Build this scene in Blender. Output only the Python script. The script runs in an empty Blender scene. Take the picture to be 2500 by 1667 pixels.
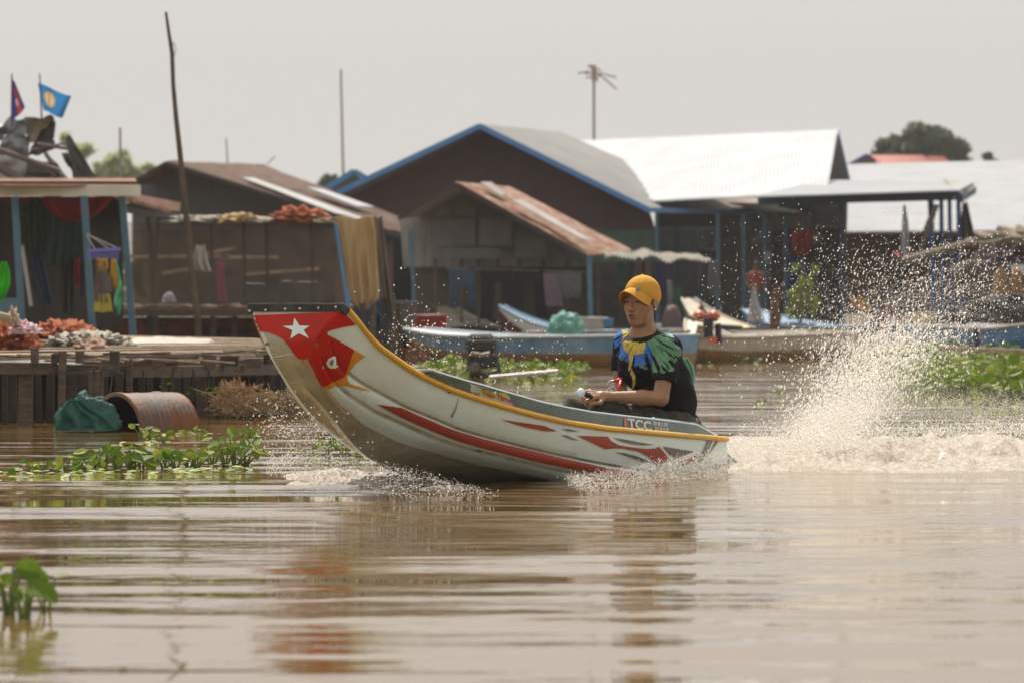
import bpy, bmesh, math, random
import numpy as np
from mathutils import Vector, Matrix, noise
from mathutils.bvhtree import BVHTree
from mathutils.geometry import intersect_point_tri_2d
R=math.radians
random.seed(7); rng=np.random.default_rng(11)
SC=bpy.context.scene; C=SC.collection
F=10417.0; CH=0.85; HY=720.0
def P(px,py,s): return Vector(((px-1250)/s, F/s, CH-(py-HY)/s))
def W(px,py,z=0.0):            # the point of height z seen at this place of the photo
    return P(px,py,(py-HY)/(CH-z))
def proj(v): s=F/v[1]; return (1250+v[0]*s, HY+(CH-v[2])*s)
# ---------------------------------------------------------------- materials
MATS={}
def mat(name,col,rough=.6,col2=None,scale=3.0,stretch=(1,1,1),bump=0.0,bscale=None,metal=0.0,spec=.4,trans=0.0,contrast=(.35,.65),attr=None,alpha=None,coat=0.0,detail=6.0):
    if name in MATS: return MATS[name]
    m=bpy.data.materials.new(name); m.use_nodes=True; nt=m.node_tree; N=nt.nodes; L=nt.links
    b=N['Principled BSDF']; b.inputs['Roughness'].default_value=rough; b.inputs['Metallic'].default_value=metal
    b.inputs['Specular IOR Level'].default_value=spec; b.inputs['Coat Weight'].default_value=coat; b.inputs['Coat Roughness'].default_value=.12
    c=tuple(col)+(1,)
    tc=N.new('ShaderNodeTexCoord'); mp=N.new('ShaderNodeMapping'); mp.inputs['Scale'].default_value=stretch
    L.new(tc.outputs['Object'],mp.inputs['Vector'])
    src=None
    if attr:
        a=N.new('ShaderNodeAttribute'); a.attribute_name=attr; src=a.outputs['Color']
    if col2 is not None:
        n=N.new('ShaderNodeTexNoise'); n.inputs['Scale'].default_value=scale; n.inputs['Detail'].default_value=detail; n.inputs['Roughness'].default_value=.62
        L.new(mp.outputs[0],n.inputs['Vector'])
        r=N.new('ShaderNodeMapRange'); r.inputs['From Min'].default_value=contrast[0]; r.inputs['From Max'].default_value=contrast[1]
        L.new(n.outputs['Fac'],r.inputs['Value'])
        mx=N.new('ShaderNodeMix'); mx.data_type='RGBA'; mx.inputs['A'].default_value=c; mx.inputs['B'].default_value=tuple(col2)+(1,)
        L.new(r.outputs[0],mx.inputs['Factor'])
        if src is not None:
            mm=N.new('ShaderNodeMix'); mm.data_type='RGBA'; mm.blend_type='MULTIPLY'; mm.inputs['Factor'].default_value=1
            L.new(src,mm.inputs['A']); L.new(mx.outputs['Result'],mm.inputs['B']); src=mm.outputs['Result']
        else: src=mx.outputs['Result']
    if src is not None: L.new(src,b.inputs['Base Color'])
    else: b.inputs['Base Color'].default_value=c
    if bump>0:
        n2=N.new('ShaderNodeTexNoise'); n2.inputs['Scale'].default_value=bscale or scale*4; n2.inputs['Detail'].default_value=5
        L.new(mp.outputs[0],n2.inputs['Vector'])
        bp=N.new('ShaderNodeBump'); bp.inputs['Strength'].default_value=1; bp.inputs['Distance'].default_value=bump
        L.new(n2.outputs['Fac'],bp.inputs['Height']); L.new(bp.outputs[0],b.inputs['Normal'])
    out=N['Material Output']; last=b.outputs[0]
    if trans>0:
        t=N.new('ShaderNodeBsdfTranslucent'); ms=N.new('ShaderNodeMixShader'); ms.inputs[0].default_value=trans
        if src is not None: L.new(src,t.inputs['Color'])
        else: t.inputs['Color'].default_value=c
        L.new(last,ms.inputs[1]); L.new(t.outputs[0],ms.inputs[2]); last=ms.outputs[0]
    if alpha is not None:
        tr=N.new('ShaderNodeBsdfTransparent'); ms=N.new('ShaderNodeMixShader'); ms.inputs[0].default_value=alpha
        L.new(tr.outputs[0],ms.inputs[1]); L.new(last,ms.inputs[2]); last=ms.outputs[0]
    L.new(last,out.inputs['Surface'])
    MATS[name]=m; return m
# ---------------------------------------------------------------- objects
def tag(o,label=None,cat=None,group=None,kind=None):
    if label: o['label']=label
    if cat: o['category']=cat
    if group: o['group']=group
    if kind: o['kind']=kind
    return o
def thing(name,loc,label,cat,group=None):
    o=bpy.data.objects.new(name,None); C.objects.link(o); o.location=loc; o.empty_display_size=.1
    return tag(o,label,cat,group)
def wl(o):
    v=Vector(o.location)
    return v+wl(o.parent) if o.parent else v
class MB:
    def __init__(s): s.v=[]; s.f=[]; s.m=[]; s.mats=[]
    def mi(s,m):
        if m not in s.mats: s.mats.append(m)
        return s.mats.index(m)
    def add(s,vs,fs,m=None):
        k=len(s.v); s.v.extend([Vector(v) for v in vs]); i=s.mi(m) if m else 0
        for f in fs: s.f.append(tuple(k+j for j in f)); s.m.append(i)
    def box(s,c,d,m=None,rot=None):
        c=Vector(c); d=Vector(d)/2; vs=[]
        for x in(-1,1):
            for y in(-1,1):
                for z in(-1,1):
                    q=Vector((x*d.x,y*d.y,z*d.z))
                    if rot: q=rot@q
                    vs.append(c+q)
        s.add(vs,[(0,1,3,2),(4,6,7,5),(0,4,5,1),(2,3,7,6),(0,2,6,4),(1,5,7,3)],m)
    def beam(s,a,b,w,h,m=None):
        a=Vector(a); b=Vector(b); d=(b-a); L=d.length; d.normalize()
        up=Vector((0,0,1)) if abs(d.z)<.9 else Vector((0,1,0))
        x=d.cross(up).normalized(); z=x.cross(d)
        M=Matrix((x,d,z)).transposed()
        s.box((a+b)/2,(w,L,h),m,M)
    def tube(s,pts,rad,m=None,n=8,cap=True):
        pts=[Vector(p) for p in pts]; K=len(pts)
        if not hasattr(rad,'__len__'): rad=[rad]*K
        vs=[]; prev=None
        for i,p in enumerate(pts):
            d=(pts[min(i+1,K-1)]-pts[max(i-1,0)]).normalized()
            if prev is None:
                up=Vector((0,0,1)) if abs(d.z)<.9 else Vector((1,0,0)); x=d.cross(up).normalized()
            else: x=(prev-d*prev.dot(d)).normalized()
            prev=x; y=d.cross(x)
            for k in range(n):
                a=2*math.pi*k/n; vs.append(p+(x*math.cos(a)+y*math.sin(a))*rad[i])
        fs=[(i*n+k,i*n+(k+1)%n,(i+1)*n+(k+1)%n,(i+1)*n+k) for i in range(K-1) for k in range(n)]
        if cap: fs+= [tuple(range(n-1,-1,-1)),tuple((K-1)*n+k for k in range(n))]
        s.add(vs,fs,m)
    def grid(s,rows,m=None,flip=False):
        nr=len(rows); nc=len(rows[0]); vs=[p for r in rows for p in r]
        fs=[(i*nc+j,i*nc+j+1,(i+1)*nc+j+1,(i+1)*nc+j) for i in range(nr-1) for j in range(nc-1)]
        if flip: fs=[f[::-1] for f in fs]
        s.add(vs,fs,m)
    def prism(s,pts,off,m=None):
        off=Vector(off); n=len(pts); a=[Vector(p) for p in pts]; b=[p+off for p in a]
        s.add(a+b,[tuple(range(n)),tuple(range(2*n-1,n-1,-1))]+[(i,i+n,(i+1)%n+n,(i+1)%n) for i in range(n)],m)
    def build(s,name,m=None,parent=None,smooth=False,label=None):
        if m and not s.mats: s.mats=[m]
        if not s.mats: s.mats=[m] if m else []
        loc=Vector((0,0,0))
        if parent: loc=wl(parent)
        else:
            A=np.array([tuple(v) for v in s.v]); loc=Vector(((A[:,0].min()+A[:,0].max())/2,(A[:,1].min()+A[:,1].max())/2,A[:,2].min()))
        me=bpy.data.meshes.new(name); me.from_pydata([tuple(v-loc) for v in s.v],[],s.f); 
        for mm in s.mats: me.materials.append(mm)
        if len(s.mats)>1: me.polygons.foreach_set('material_index',s.m)
        if smooth: me.polygons.foreach_set('use_smooth',[True]*len(me.polygons))
        me.validate(); me.update()
        o=bpy.data.objects.new(name,me); C.objects.link(o)
        if parent: o.parent=parent
        else: o.location=loc
        if label: o['label']=label
        return o
def npmesh(name,V,Fq,m,loc=(0,0,0),smooth=True,parent=None):
    if parent: loc=wl(parent)
    me=bpy.data.meshes.new(name); V=np.asarray(V,dtype=np.float32)-np.array(loc,dtype=np.float32)
    Fq=np.asarray(Fq,dtype=np.int32); n=Fq.shape[1]
    me.vertices.add(len(V)); me.vertices.foreach_set('co',V.ravel())
    me.loops.add(Fq.size); me.loops.foreach_set('vertex_index',Fq.ravel())
    me.polygons.add(len(Fq)); me.polygons.foreach_set('loop_start',np.arange(0,Fq.size,n,dtype=np.int32))
    me.polygons.foreach_set('use_smooth',np.full(len(Fq),smooth))
    me.materials.append(m); me.update(calc_edges=True); me.validate()
    o=bpy.data.objects.new(name,me); C.objects.link(o)
    if parent: o.parent=parent
    else: o.location=loc
    return o
def setcol(o,cols,name='Col'):
    a=o.data.color_attributes.new(name,'FLOAT_COLOR','POINT')
    c=np.ones((len(cols),4),dtype=np.float32); c[:,:3]=cols; a.data.foreach_set('color',c.ravel())
def bar(p,q,r=.02,r2=None,n=8):
    b=MB(); a=P(*p); c=P(*q); b.tube([a,c],[r,r2 if r2 else r],n=n); return b
def wall(pts,s,thick=.08):
    b=MB(); b.prism([P(x,y,s) for x,y in pts],(0,thick,0)); return b
def rect(x0,y0,x1,y1,s,thick=.08): return wall([(x0,y0),(x0,y1),(x1,y1),(x1,y0)],s,thick)
def corr(a,b,c,d,n=40,amp=.015,thick=.015,rows=10,wob=.0,m=None,mb=None):
    """corrugated sheet roof: a ridge near, b ridge far, c eave far, d eave near (px,py,s)"""
    a,b,c,d=[P(*q) if not isinstance(q,Vector) else q for q in (a,b,c,d)]
    up=(b-a).cross(d-a); 
    if up.z<0: up=-up
    up.normalize(); mb=mb or MB(); nc=n*6; top=[];bot=[]
    for i in range(rows+1):
        v=i/rows; rt=[];rb=[]
        for j in range(nc+1):
            u=j/nc; q=(a.lerp(b,u)).lerp(d.lerp(c,u),v)
            h=amp*math.sin(u*n*2*math.pi)+wob*noise.noise(Vector((u*6,v*4,n)))
            e=.03*noise.noise(Vector((math.floor(u*n/6)*3.1,7,n))) if i==rows else 0
            q=q+up*h+(d-a).normalized()*e
            rt.append(q); rb.append(q-up*thick)
        top.append(rt);bot.append(rb)
    mb.grid(top,m); mb.grid(bot,m,True)
    for side in (0,-1):
        mb.grid([top[side],bot[side]],m); mb.grid([[r[side] for r in top],[r[side] for r in bot]],m)
    return mb
def cloth(rows,s,fold=.02,nf=5,seed=0,nx=24,ny=14,mb=None,m=None,depth=0.0):
    """hanging cloth; rows: list of (y,xl,xr) from top down"""
    mb=mb or MB(); g=[]; ys=[r[0] for r in rows]; 
    for i in range(ny+1):
        y=ys[0]+(ys[-1]-ys[0])*i/ny
        xl=np.interp(y,ys,[r[1] for r in rows]); xr=np.interp(y,ys,[r[2] for r in rows]); row=[]
        for j in range(nx+1):
            u=j/nx; p=P(xl+(xr-xl)*u,y,s)
            v=i/ny; amp=fold*(.25+.75*v)
            p.y+=depth+amp*math.sin(u*nf*2*math.pi+seed+1.5*noise.noise(Vector((u*2,v*2,seed))))+fold*noise.noise(Vector((u*4,v*3,seed+5)))
            p.z+=.3*fold*math.sin(u*9+seed)*(1 if i in(0,ny) else 0)
            row.append(p)
        g.append(row)
    mb.grid(g,m); 
    bk=[[q+Vector((0,.006,0)) for q in r] for r in g]; mb.grid(bk,m,True)
    return mb
def mound(x0,x1,ytop,ybot,s,depth,seed=0,rough=.25,nu=40,nv=20,freq=3.0):
    """a heap of soft stuff lying on the surface at ybot"""
    mb=MB(); cx=(x0+x1)/2; base=P(cx,ybot,s); rx=(x1-x0)/2/s; h=(ybot-ytop)/s; g=[]
    for i in range(nv+1):
        t=i/nv*math.pi/2*1.05; row=[]
        for j in range(nu):
            a=2*math.pi*j/nu; d=Vector((math.cos(a)*math.cos(t),math.sin(a)*math.cos(t),math.sin(t)))
            k=1+rough*noise.fractal(d*freq+Vector((seed,0,0)),.8,2.0,4)*1.3
            row.append(base+Vector((d.x*rx*k,d.y*depth*k,max(d.z,-.1)*h*k)))
        row.append(row[0]); g.append(row)
    mb.grid(g); return mb
# ---------------------------------------------------------------- implicit modelling
class SDF:
    def __init__(s,lo,hi,h): 
        s.h=h; s.lo=np.array(lo,dtype=np.float32); s.n=np.ceil((np.array(hi)-s.lo)/h).astype(int)+1
        s.g=np.full(tuple(s.n),.5,dtype=np.float32)
    def _blk(s,lo,hi):
        i0=np.clip(np.floor((np.array(lo)-s.lo)/s.h).astype(int),0,s.n-1); i1=np.clip(np.ceil((np.array(hi)-s.lo)/s.h).astype(int)+1,1,s.n)
        ax=[s.lo[k]+s.h*np.arange(i0[k],i1[k],dtype=np.float32) for k in range(3)]
        return tuple(slice(i0[k],i1[k]) for k in range(3)), ax[0][:,None,None],ax[1][None,:,None],ax[2][None,None,:]
    def _put(s,sl,d,k,sub=False):
        g=s.g[sl]
        if g.size==0: return
        if sub:
            d=-d; h=np.clip(.5-.5*(d-g)/-k if False else .5+.5*(d-g)/k,0,1); s.g[sl]=g*(1-h)+d*h+k*h*(1-h)
        else:
            h=np.clip(.5+.5*(g-d)/k,0,1); s.g[sl]=g*(1-h)+d*h-k*h*(1-h)
    def cone(s,a,b,ra,rb=None,k=.01,sub=False,sq=None):
        rb=ra if rb is None else rb; a=np.array(a,dtype=np.float32); b=np.array(b,dtype=np.float32); r=max(ra,rb)+k*1.5+2*s.h
        sl,x,y,z=s._blk(np.minimum(a,b)-r,np.maximum(a,b)+r); ba=b-a
        px,py,pz=x-a[0],y-a[1],z-a[2]; t=np.clip((px*ba[0]+py*ba[1]+pz*ba[2])/max(1e-9,float(ba@ba)),0,1)
        d=np.sqrt((px-ba[0]*t)**2+(py-ba[1]*t)**2+(pz-ba[2]*t)**2)-(ra+(rb-ra)*t)
        s._put(sl,d,k,sub)
    def ell(s,c,rad,M=None,k=.01,sub=False):
        c=np.array(c,dtype=np.float32); rad=np.array(rad,dtype=np.float32); r=rad.max()+k*1.5+2*s.h
        sl,x,y,z=s._blk(c-r,c+r); x,y,z=x-c[0],y-c[1],z-c[2]
        if M is not None: x,y,z=[M[i][0]*x+M[i][1]*y+M[i][2]*z for i in range(3)]
        k0=np.sqrt((x/rad[0])**2+(y/rad[1])**2+(z/rad[2])**2); k1=np.sqrt((x/rad[0]**2)**2+(y/rad[1]**2)**2+(z/rad[2]**2)**2)+1e-6
        s._put(sl,k0*(k0-1)/k1,k,sub)
    def cut(s,p,n,k=.004):         # remove everything on the side n points to
        sl,x,y,z=s._blk(s.lo,s.lo+s.h*s.n); d=(x-p[0])*n[0]+(y-p[1])*n[1]+(z-p[2])*n[2]
        g=s.g; h=np.clip(.5+.5*(d-g)/k,0,1); s.g=(g*(1-h)+d*h+k*h*(1-h)).astype(np.float32)
    def mesh(s):
        g=s.g; ins=g<0; n=np.array(g.shape)-1
        acc=np.zeros(tuple(n)+(3,),dtype=np.float32); cnt=np.zeros(tuple(n),dtype=np.float32)
        cor=[(i,j,k) for i in(0,1) for j in(0,1) for k in(0,1)]
        def sub(o): return tuple(slice(o[k],o[k]+n[k]) for k in range(3))
        for a in cor:
            for ax in range(3):
                if a[ax]: continue
                b=list(a); b[ax]=1
                ga,gb=g[sub(a)],g[sub(b)]; m=(ga<0)!=(gb<0)
                idx=np.nonzero(m)
                if len(idx[0])==0: continue
                t=ga[idx]/(ga[idx]-gb[idx]); q=np.tile(np.array(a,dtype=np.float32),(len(t),1)); q[:,ax]+=t
                acc[idx]+=q; cnt[idx]+=1
        act=cnt>0; idn=-np.ones(tuple(n),dtype=np.int64); idx=np.nonzero(act); idn[idx]=np.arange(len(idx[0]))
        V=(acc[idx]/cnt[idx][:,None]+np.stack(idx,1))*s.h+s.lo
        Q=[]
        for ax in range(3):
            o1,o2=[k for k in range(3) if k!=ax]
            sa=[slice(1,n[k]) for k in range(3)]; sa[ax]=slice(0,n[ax]); sb=list(sa); sb[ax]=slice(1,n[ax]+1)
            A=ins[tuple(sa)]; B=ins[tuple(sb)]; e=np.nonzero(A!=B); flip=A[e]
            base=[e[k]+(0 if k==ax else 1) for k in range(3)]
            def cell(d1,d2):
                q=list(base); q[o1]=q[o1]-d1; q[o2]=q[o2]-d2; return idn[tuple(q)]
            q=np.stack([cell(1,1),cell(0,1),cell(0,0),cell(1,0)],1)
            f=flip if ax!=1 else ~flip
            q[~f]=q[~f][:,::-1]; Q.append(q)
        return V,np.concatenate(Q)
# ---------------------------------------------------------------- camera, light
cam=bpy.data.cameras.new('camera'); co=bpy.data.objects.new('camera',cam); C.objects.link(co)
co.location=(0,0,CH); co.rotation_euler=(R(90),0,0); cam.sensor_width=36; cam.lens=150.0; cam.shift_y=-(833.5-HY)/2500
cam.clip_start=.5; cam.clip_end=4000
cam.dof.use_dof=True; cam.dof.focus_distance=20.6; cam.dof.aperture_fstop=5.8
SC.camera=co
SUN_EL,SUN_AZ=R(56),R(-10)          # azimuth from +Y, towards +X
sd=Vector((math.sin(SUN_AZ)*math.cos(SUN_EL),math.cos(SUN_AZ)*math.cos(SUN_EL),math.sin(SUN_EL)))
sl=bpy.data.lights.new('sun','SUN'); sl.energy=4.7; sl.angle=R(.6); sl.color=(1,.92,.80)
so=bpy.data.objects.new('sun',sl); C.objects.link(so); so.rotation_euler=(-sd).to_track_quat('-Z','Y').to_euler(); so.location=(0,0,30)
w=bpy.data.worlds.new("World"); SC.world=w; w.use_nodes=True; nt=w.node_tree; bg=nt.nodes['Background']
sky=nt.nodes.new('ShaderNodeTexSky'); sky.sky_type='NISHITA'; sky.sun_disc=False; sky.sun_elevation=SUN_EL; sky.sun_rotation=SUN_AZ
sky.dust_density=6; sky.air_density=1.2; sky.ozone_density=1.5; sky.altitude=10
hs=nt.nodes.new('ShaderNodeHueSaturation'); hs.inputs['Saturation'].default_value=.35
nt.links.new(sky.outputs[0],hs.inputs['Color'])
mxw=nt.nodes.new('ShaderNodeMix'); mxw.data_type='RGBA'; mxw.inputs['Factor'].default_value=.80
tcw=nt.nodes.new('ShaderNodeTexCoord'); spw=nt.nodes.new('ShaderNodeSeparateXYZ'); nt.links.new(tcw.outputs['Generated'],spw.inputs[0])
rmw=nt.nodes.new('ShaderNodeValToRGB'); e=rmw.color_ramp.elements; e[0].position=.0; e[0].color=(.66,.635,.61,1); e[1].position=.20; e[1].color=(.78,.745,.70,1)
q_=e.new(.055); q_.color=(.62,.60,.585,1); nt.links.new(spw.outputs['Z'],rmw.inputs[0])
vmw=nt.nodes.new('ShaderNodeVectorMath'); vmw.operation='SCALE'; vmw.inputs['Scale'].default_value=9.6; nt.links.new(rmw.outputs[0],vmw.inputs[0]); nt.links.new(vmw.outputs[0],mxw.inputs['B'])     # the veil of haze
nt.links.new(hs.outputs[0],mxw.inputs['A']); nt.links.new(mxw.outputs['Result'],bg.inputs['Color']); bg.inputs['Strength'].default_value=.1
SC.view_settings.view_transform='Standard'; SC.view_settings.look='None'; SC.view_settings.exposure=.30; SC.view_settings.gamma=1
SC.cycles.use_denoising=True
SC.cycles.sample_clamp_indirect=4; SC.cycles.max_bounces=8; SC.cycles.transparent_max_bounces=16
# ---------------------------------------------------------------- water
def water_mat():
    m=bpy.data.materials.new('muddy_water'); m.use_nodes=True; nt=m.node_tree; N=nt.nodes; L=nt.links; b=N['Principled BSDF']
    b.inputs['Roughness'].default_value=.03; b.inputs['IOR'].default_value=1.33
    geo=N.new('ShaderNodeNewGeometry')
    def nz(scale,sx,detail,rot=0,rough=.5):
        mp=N.new('ShaderNodeMapping'); mp.inputs['Scale'].default_value=(sx,1,1); mp.inputs['Rotation'].default_value=(0,0,rot); L.new(geo.outputs['Position'],mp.inputs['Vector'])
        n=N.new('ShaderNodeTexNoise'); n.inputs['Scale'].default_value=scale; n.inputs['Detail'].default_value=detail; n.inputs['Roughness'].default_value=rough; L.new(mp.outputs[0],n.inputs['Vector']); return n.outputs['Fac']
    def mul(a,k):
        x=N.new('ShaderNodeMath'); x.operation='MULTIPLY'; L.new(a,x.inputs[0])
        if isinstance(k,float): x.inputs[1].default_value=k
        else: L.new(k,x.inputs[1])
        return x.outputs[0]
    def add(a,c):
        x=N.new('ShaderNodeMath'); L.new(a,x.inputs[0]); L.new(c,x.inputs[1]); return x.outputs[0]
    def rng_(a,lo,hi,o0=0.,o1=1.):
        g=N.new('ShaderNodeMapRange'); g.inputs['From Min'].default_value=lo; g.inputs['From Max'].default_value=hi; g.inputs['To Min'].default_value=o0; g.inputs['To Max'].default_value=o1; L.new(a,g.inputs['Value']); return g.outputs[0]
    g1=rng_(nz(.55,.35,2),.38,.62,.45,1.35); g2=rng_(nz(.45,.5,2),.42,.7)
    h=add(mul(nz(.9,.5,1,R(4)),.018),mul(add(mul(nz(1.9,.40,1.2,R(-4)),.022),mul(nz(6.0,.34,1.5,R(3)),.0056)),g1))
    h=add(h,mul(mul(nz(15,.32,2,R(-2)),.0014),g1))
    h=add(h,mul(mul(nz(34,.7,2),.0008),g2))
    bp=N.new('ShaderNodeBump'); bp.inputs['Strength'].default_value=1; bp.inputs['Distance'].default_value=1; L.new(h,bp.inputs['Height']); L.new(bp.outputs[0],b.inputs['Normal'])
    mx=N.new('ShaderNodeMix'); mx.data_type='RGBA'; mx.inputs['A'].default_value=(.115,.070,.020,1); mx.inputs['B'].default_value=(.165,.105,.040,1)
    L.new(nz(.35,.5,4),mx.inputs['Factor']); L.new(mx.outputs['Result'],b.inputs['Base Color']); return m
WATER=water_mat()
b=MB(); xs=[-900,-60,-20,-8,8,20,60,900]; ys=[-40,4,15,30,60,120,400,2500]
b.grid([[Vector((x,y,0)) for x in xs] for y in ys]); wo=b.build('water',WATER); tag(wo,kind='structure')

# ---------------------------------------------------------------- thin haze of the air
hz=bpy.data.materials.new('thin_haze'); hz.use_nodes=True; nt=hz.node_tree; nt.nodes.remove(nt.nodes['Principled BSDF']); pv=nt.nodes.new('ShaderNodeVolumePrincipled')
pv.inputs['Density'].default_value=.0004; pv.inputs['Color'].default_value=(.92,.92,.93,1); nt.links.new(pv.outputs[0],nt.nodes['Material Output'].inputs['Volume'])
b=MB(); b.box((0,1230,14.5),(1900,2600,33)); tag(b.build('haze',hz),kind='stuff')
# ---------------------------------------------------------------- the speeding boat
from mathutils.geometry import tessellate_polygon
TH=R(60); HD=Vector((-math.cos(TH),-math.sin(TH),0)); LT=Vector((math.sin(TH),-math.cos(TH),0))
S0=P(1772,1070,500)-LT*.48; S0.z=0
def bp(px,py,b):                # the point of the boat's side b metres off its centre line that is seen at px,py
    k=(px-1250)/F; c,sn=math.cos(TH),math.sin(TH)
    xi=(S0.x+b*sn-k*S0.y+k*b*c)/(c-k*sn)
    q=S0+HD*xi+LT*b; s=F/q.y; q.z=CH-(py-HY)/s; return q
def mirror(q):
    d=(q-S0).dot(LT); return q-LT*(2*d)
def line(pts,n=90):
    A=np.array(pts,dtype=float); t=np.zeros(len(A)); t[1:]=np.cumsum(np.hypot(np.diff(A[:,0]),np.diff(A[:,1]))); t/=t[-1]
    # Catmull-like smoothing by dense interpolation and averaging
    tt=np.linspace(0,1,n*3+1); B=np.stack([np.interp(tt,t,A[:,k]) for k in range(3)],1)
    for _ in range(6): B[1:-1]=(B[:-2]+2*B[1:-1]+B[2:])/4
    # fine stations near the bow
    ts=np.linspace(0,1,n)**1.15
    return [bp(*[np.interp(u,tt,B[:,k]) for k in range(3)]) for u in ts]
gG=[(838,745,.237),(873,785,.262),(892,812,.272),(924,847,.29),(963,876,.31),(1010,908,.335),(1058,932,.358),(1106,953,.382),(1179,977,.415),(1233,993,.435),(1294,1010,.455),(1386,1031,.475),(1478,1045,.483),(1570,1054,.485),(1662,1062,.483),(1772,1071,.48)]
gR1=[(838,745,.237),(812,800,.19),(812,845,.165),(835,890,.17),(880,927,.20),(931,955,.232),(994,989,.272),(1058,1015,.306),(1122,1043,.337),(1179,1060,.362),(1264,1082,.40),(1355,1104,.43),(1447,1123,.445),(1554,1142,.452),(1660,1153,.452),(1772,1160,.445)]
gR2=[(838,745,.237),(788,818,.15),(782,865,.125),(806,915,.12),(850,960,.145),(918,1003,.185),(994,1037,.225),(1058,1065,.26),(1122,1087,.295),(1179,1101,.325),(1264,1122,.365),(1355,1144,.39),(1447,1161,.405),(1560,1176,.41),(1772,1186,.405)]
gB=[(838,745,.237),(775,828,.125),(770,873,.108),(792,935,.095),(826,982,.095),(890,1038,.115),(980,1082,.158),(1101,1116,.215),(1165,1134,.245),(1240,1148,.28),(1355,1174,.325),(1463,1196,.35),(1600,1208,.36),(1772,1206,.36)]
gF=[(838,745,.237),(768,830,.12),(765,873,.10),(783,940,.068),(814,982,.05),(857,1040,.045),(889,1076,.045),(927,1108,.05),(980,1135,.06),(1050,1152,.07),(1144,1172,.08),(1240,1189,.08),(1380,1210,.08),(1560,1222,.08),(1772,1216,.08)]
LN={k:line(v) for k,v in dict(G=gG,A=gR1,B=gR2,C=gB,D=gF).items()}
def shift(L_,db,dz):
    out=[]
    for i,q in enumerate(L_):
        e=min(1,i/18.0); out.append(q-LT*db*e+Vector((0,0,dz*e)))
    return out
NG=90
stack=[LN['G'],LN['A'],shift(LN['A'],.018,-.009),shift(LN['B'],-.006,.004),shift(LN['B'],.012,-.008),LN['C'],LN['D']]
sub=[6,1,5,1,6,6]
cols=[]
for a,b_,n in zip(stack[:-1],stack[1:],sub):
    for j in range(n):
        u=j/n; cols.append([p.lerp(q,u)+LT*(.010*math.sin(math.pi*u)*min(1,i/15) if n>1 else 0) for i,(p,q) in enumerate(zip(a,b_))])
cols.append(LN['D'])
keel=[]
for i,q in enumerate(LN['D']):
    m_=(q+mirror(q))/2; keel.append(m_+Vector((0,0,-.004-.02*min(1,i/30)))+HD*(.012*math.sin(min(1,i/25)*math.pi)))
cols.append([ (p+q)/2+Vector((0,0,-.002)) for p,q in zip(LN['D'],keel)])
cols.append(keel)
nearV=[p for c_ in cols for p in c_]; nc_=NG
nearF=[(i*nc_+j,i*nc_+j+1,(i+1)*nc_+j+1,(i+1)*nc_+j) for i in range(len(cols)-1) for j in range(nc_-1)]
farV=[mirror(p) for p in nearV]
allF=nearF+[tuple(len(nearV)+k for k in f)[::-1] for f in nearF]
BVH=BVHTree.FromPolygons([tuple(v) for v in nearV+farV],allF)
hullwhite=mat('hull_gelcoat',(.72,.86,.84),.32,(.62,.72,.66),4,(1,1,1),.0006,60,coat=.25,contrast=(.35,.8))
m_red=mat('hull_red_paint',(.50,.012,.004),.5,(.40,.018,.008),9,spec=.25)
m_red2=mat('hull_dull_red_stripe',(.36,.045,.022),.42,(.30,.05,.03),12)
m_or=mat('hull_orange_paint',(.66,.29,.012),.4,(.6,.25,.02),9)
m_gr=mat('hull_dark_grey_paint',(.13,.12,.11),.45,(.19,.17,.15),9)
m_scuff=mat('hull_brown_scuff',(.16,.11,.05),.7,(.1,.06,.03),40)
m_faint=mat('hull_water_sheet',(.60,.55,.42),.15,(.5,.45,.33),30,coat=.6)
camv=Vector((0,0,CH))
def decal_poly(polys,bvh,m,mb,off=.0055,step=5):
    """flat shapes of the photo laid onto the real surface as paint"""
    bm=bmesh.new()
    for poly in polys:
        vs=[bm.verts.new((x,y,0)) for x,y in poly]
        for t in tessellate_polygon([[Vector((x,y,0)) for x,y in poly]]):
            try: bm.faces.new([vs[k] for k in t])
            except ValueError: pass
    decal_bm(bm,bvh,m,mb,off,step)
def decal_bm(bm,bvh,m,mb,off=.0055,step=5):
    xs_=[v.co.x for v in bm.verts]; ys_=[v.co.y for v in bm.verts]
    for ax,lo,hi in ((0,min(xs_),max(xs_)),(1,min(ys_),max(ys_))):
        q=math.ceil(lo/step)*step
        while q<hi:
            co_=[0,0,0]; co_[ax]=q; no=[0,0,0]; no[ax]=1
            bmesh.ops.bisect_plane(bm,geom=bm.verts[:]+bm.edges[:]+bm.faces[:],plane_co=co_,plane_no=no,dist=1e-4); q+=step
    bm.verts.ensure_lookup_table(); k=len(mb.v); ok={}
    vs=[]
    for v in bm.verts:
        d=(P(v.co.x,v.co.y,500)-camv).normalized(); h=bvh.ray_cast(camv,d)
        if h[0] is None: continue
        n=h[1]; 
        if n.dot(d)>0: n=-n
        ok[v.index]=len(vs); vs.append(h[0]+n*off)
    fs=[]
    for f in bm.faces:
        if all(v.index in ok for v in f.verts):
            ids=[ok[v.index] for v in f.verts]
            L_=[ (vs[a]-vs[b]).length for a,b in zip(ids,ids[1:]+ids[:1])]
            if max(L_)<.12: fs.append(tuple(ids))
    mb.add(vs,fs,m); bm.free()
def Z6(pts): return [(580+x/5.6,720+y/5.6) for x,y in pts]     # helper for measured paint outlines
hb=MB(); hb.add(nearV+farV,allF,hullwhite)
crease_shade=mat('hull_crease_shade',(.36,.34,.24),.7,(.58,.58,.46),10); wet_shade=mat('hull_wet_shaded_bottom',(.34,.32,.23),.22,(.50,.49,.38),6,coat=.5)
gi=hb.mi(crease_shade); si=hb.mi(wet_shade); nf=len(nearF)
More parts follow.
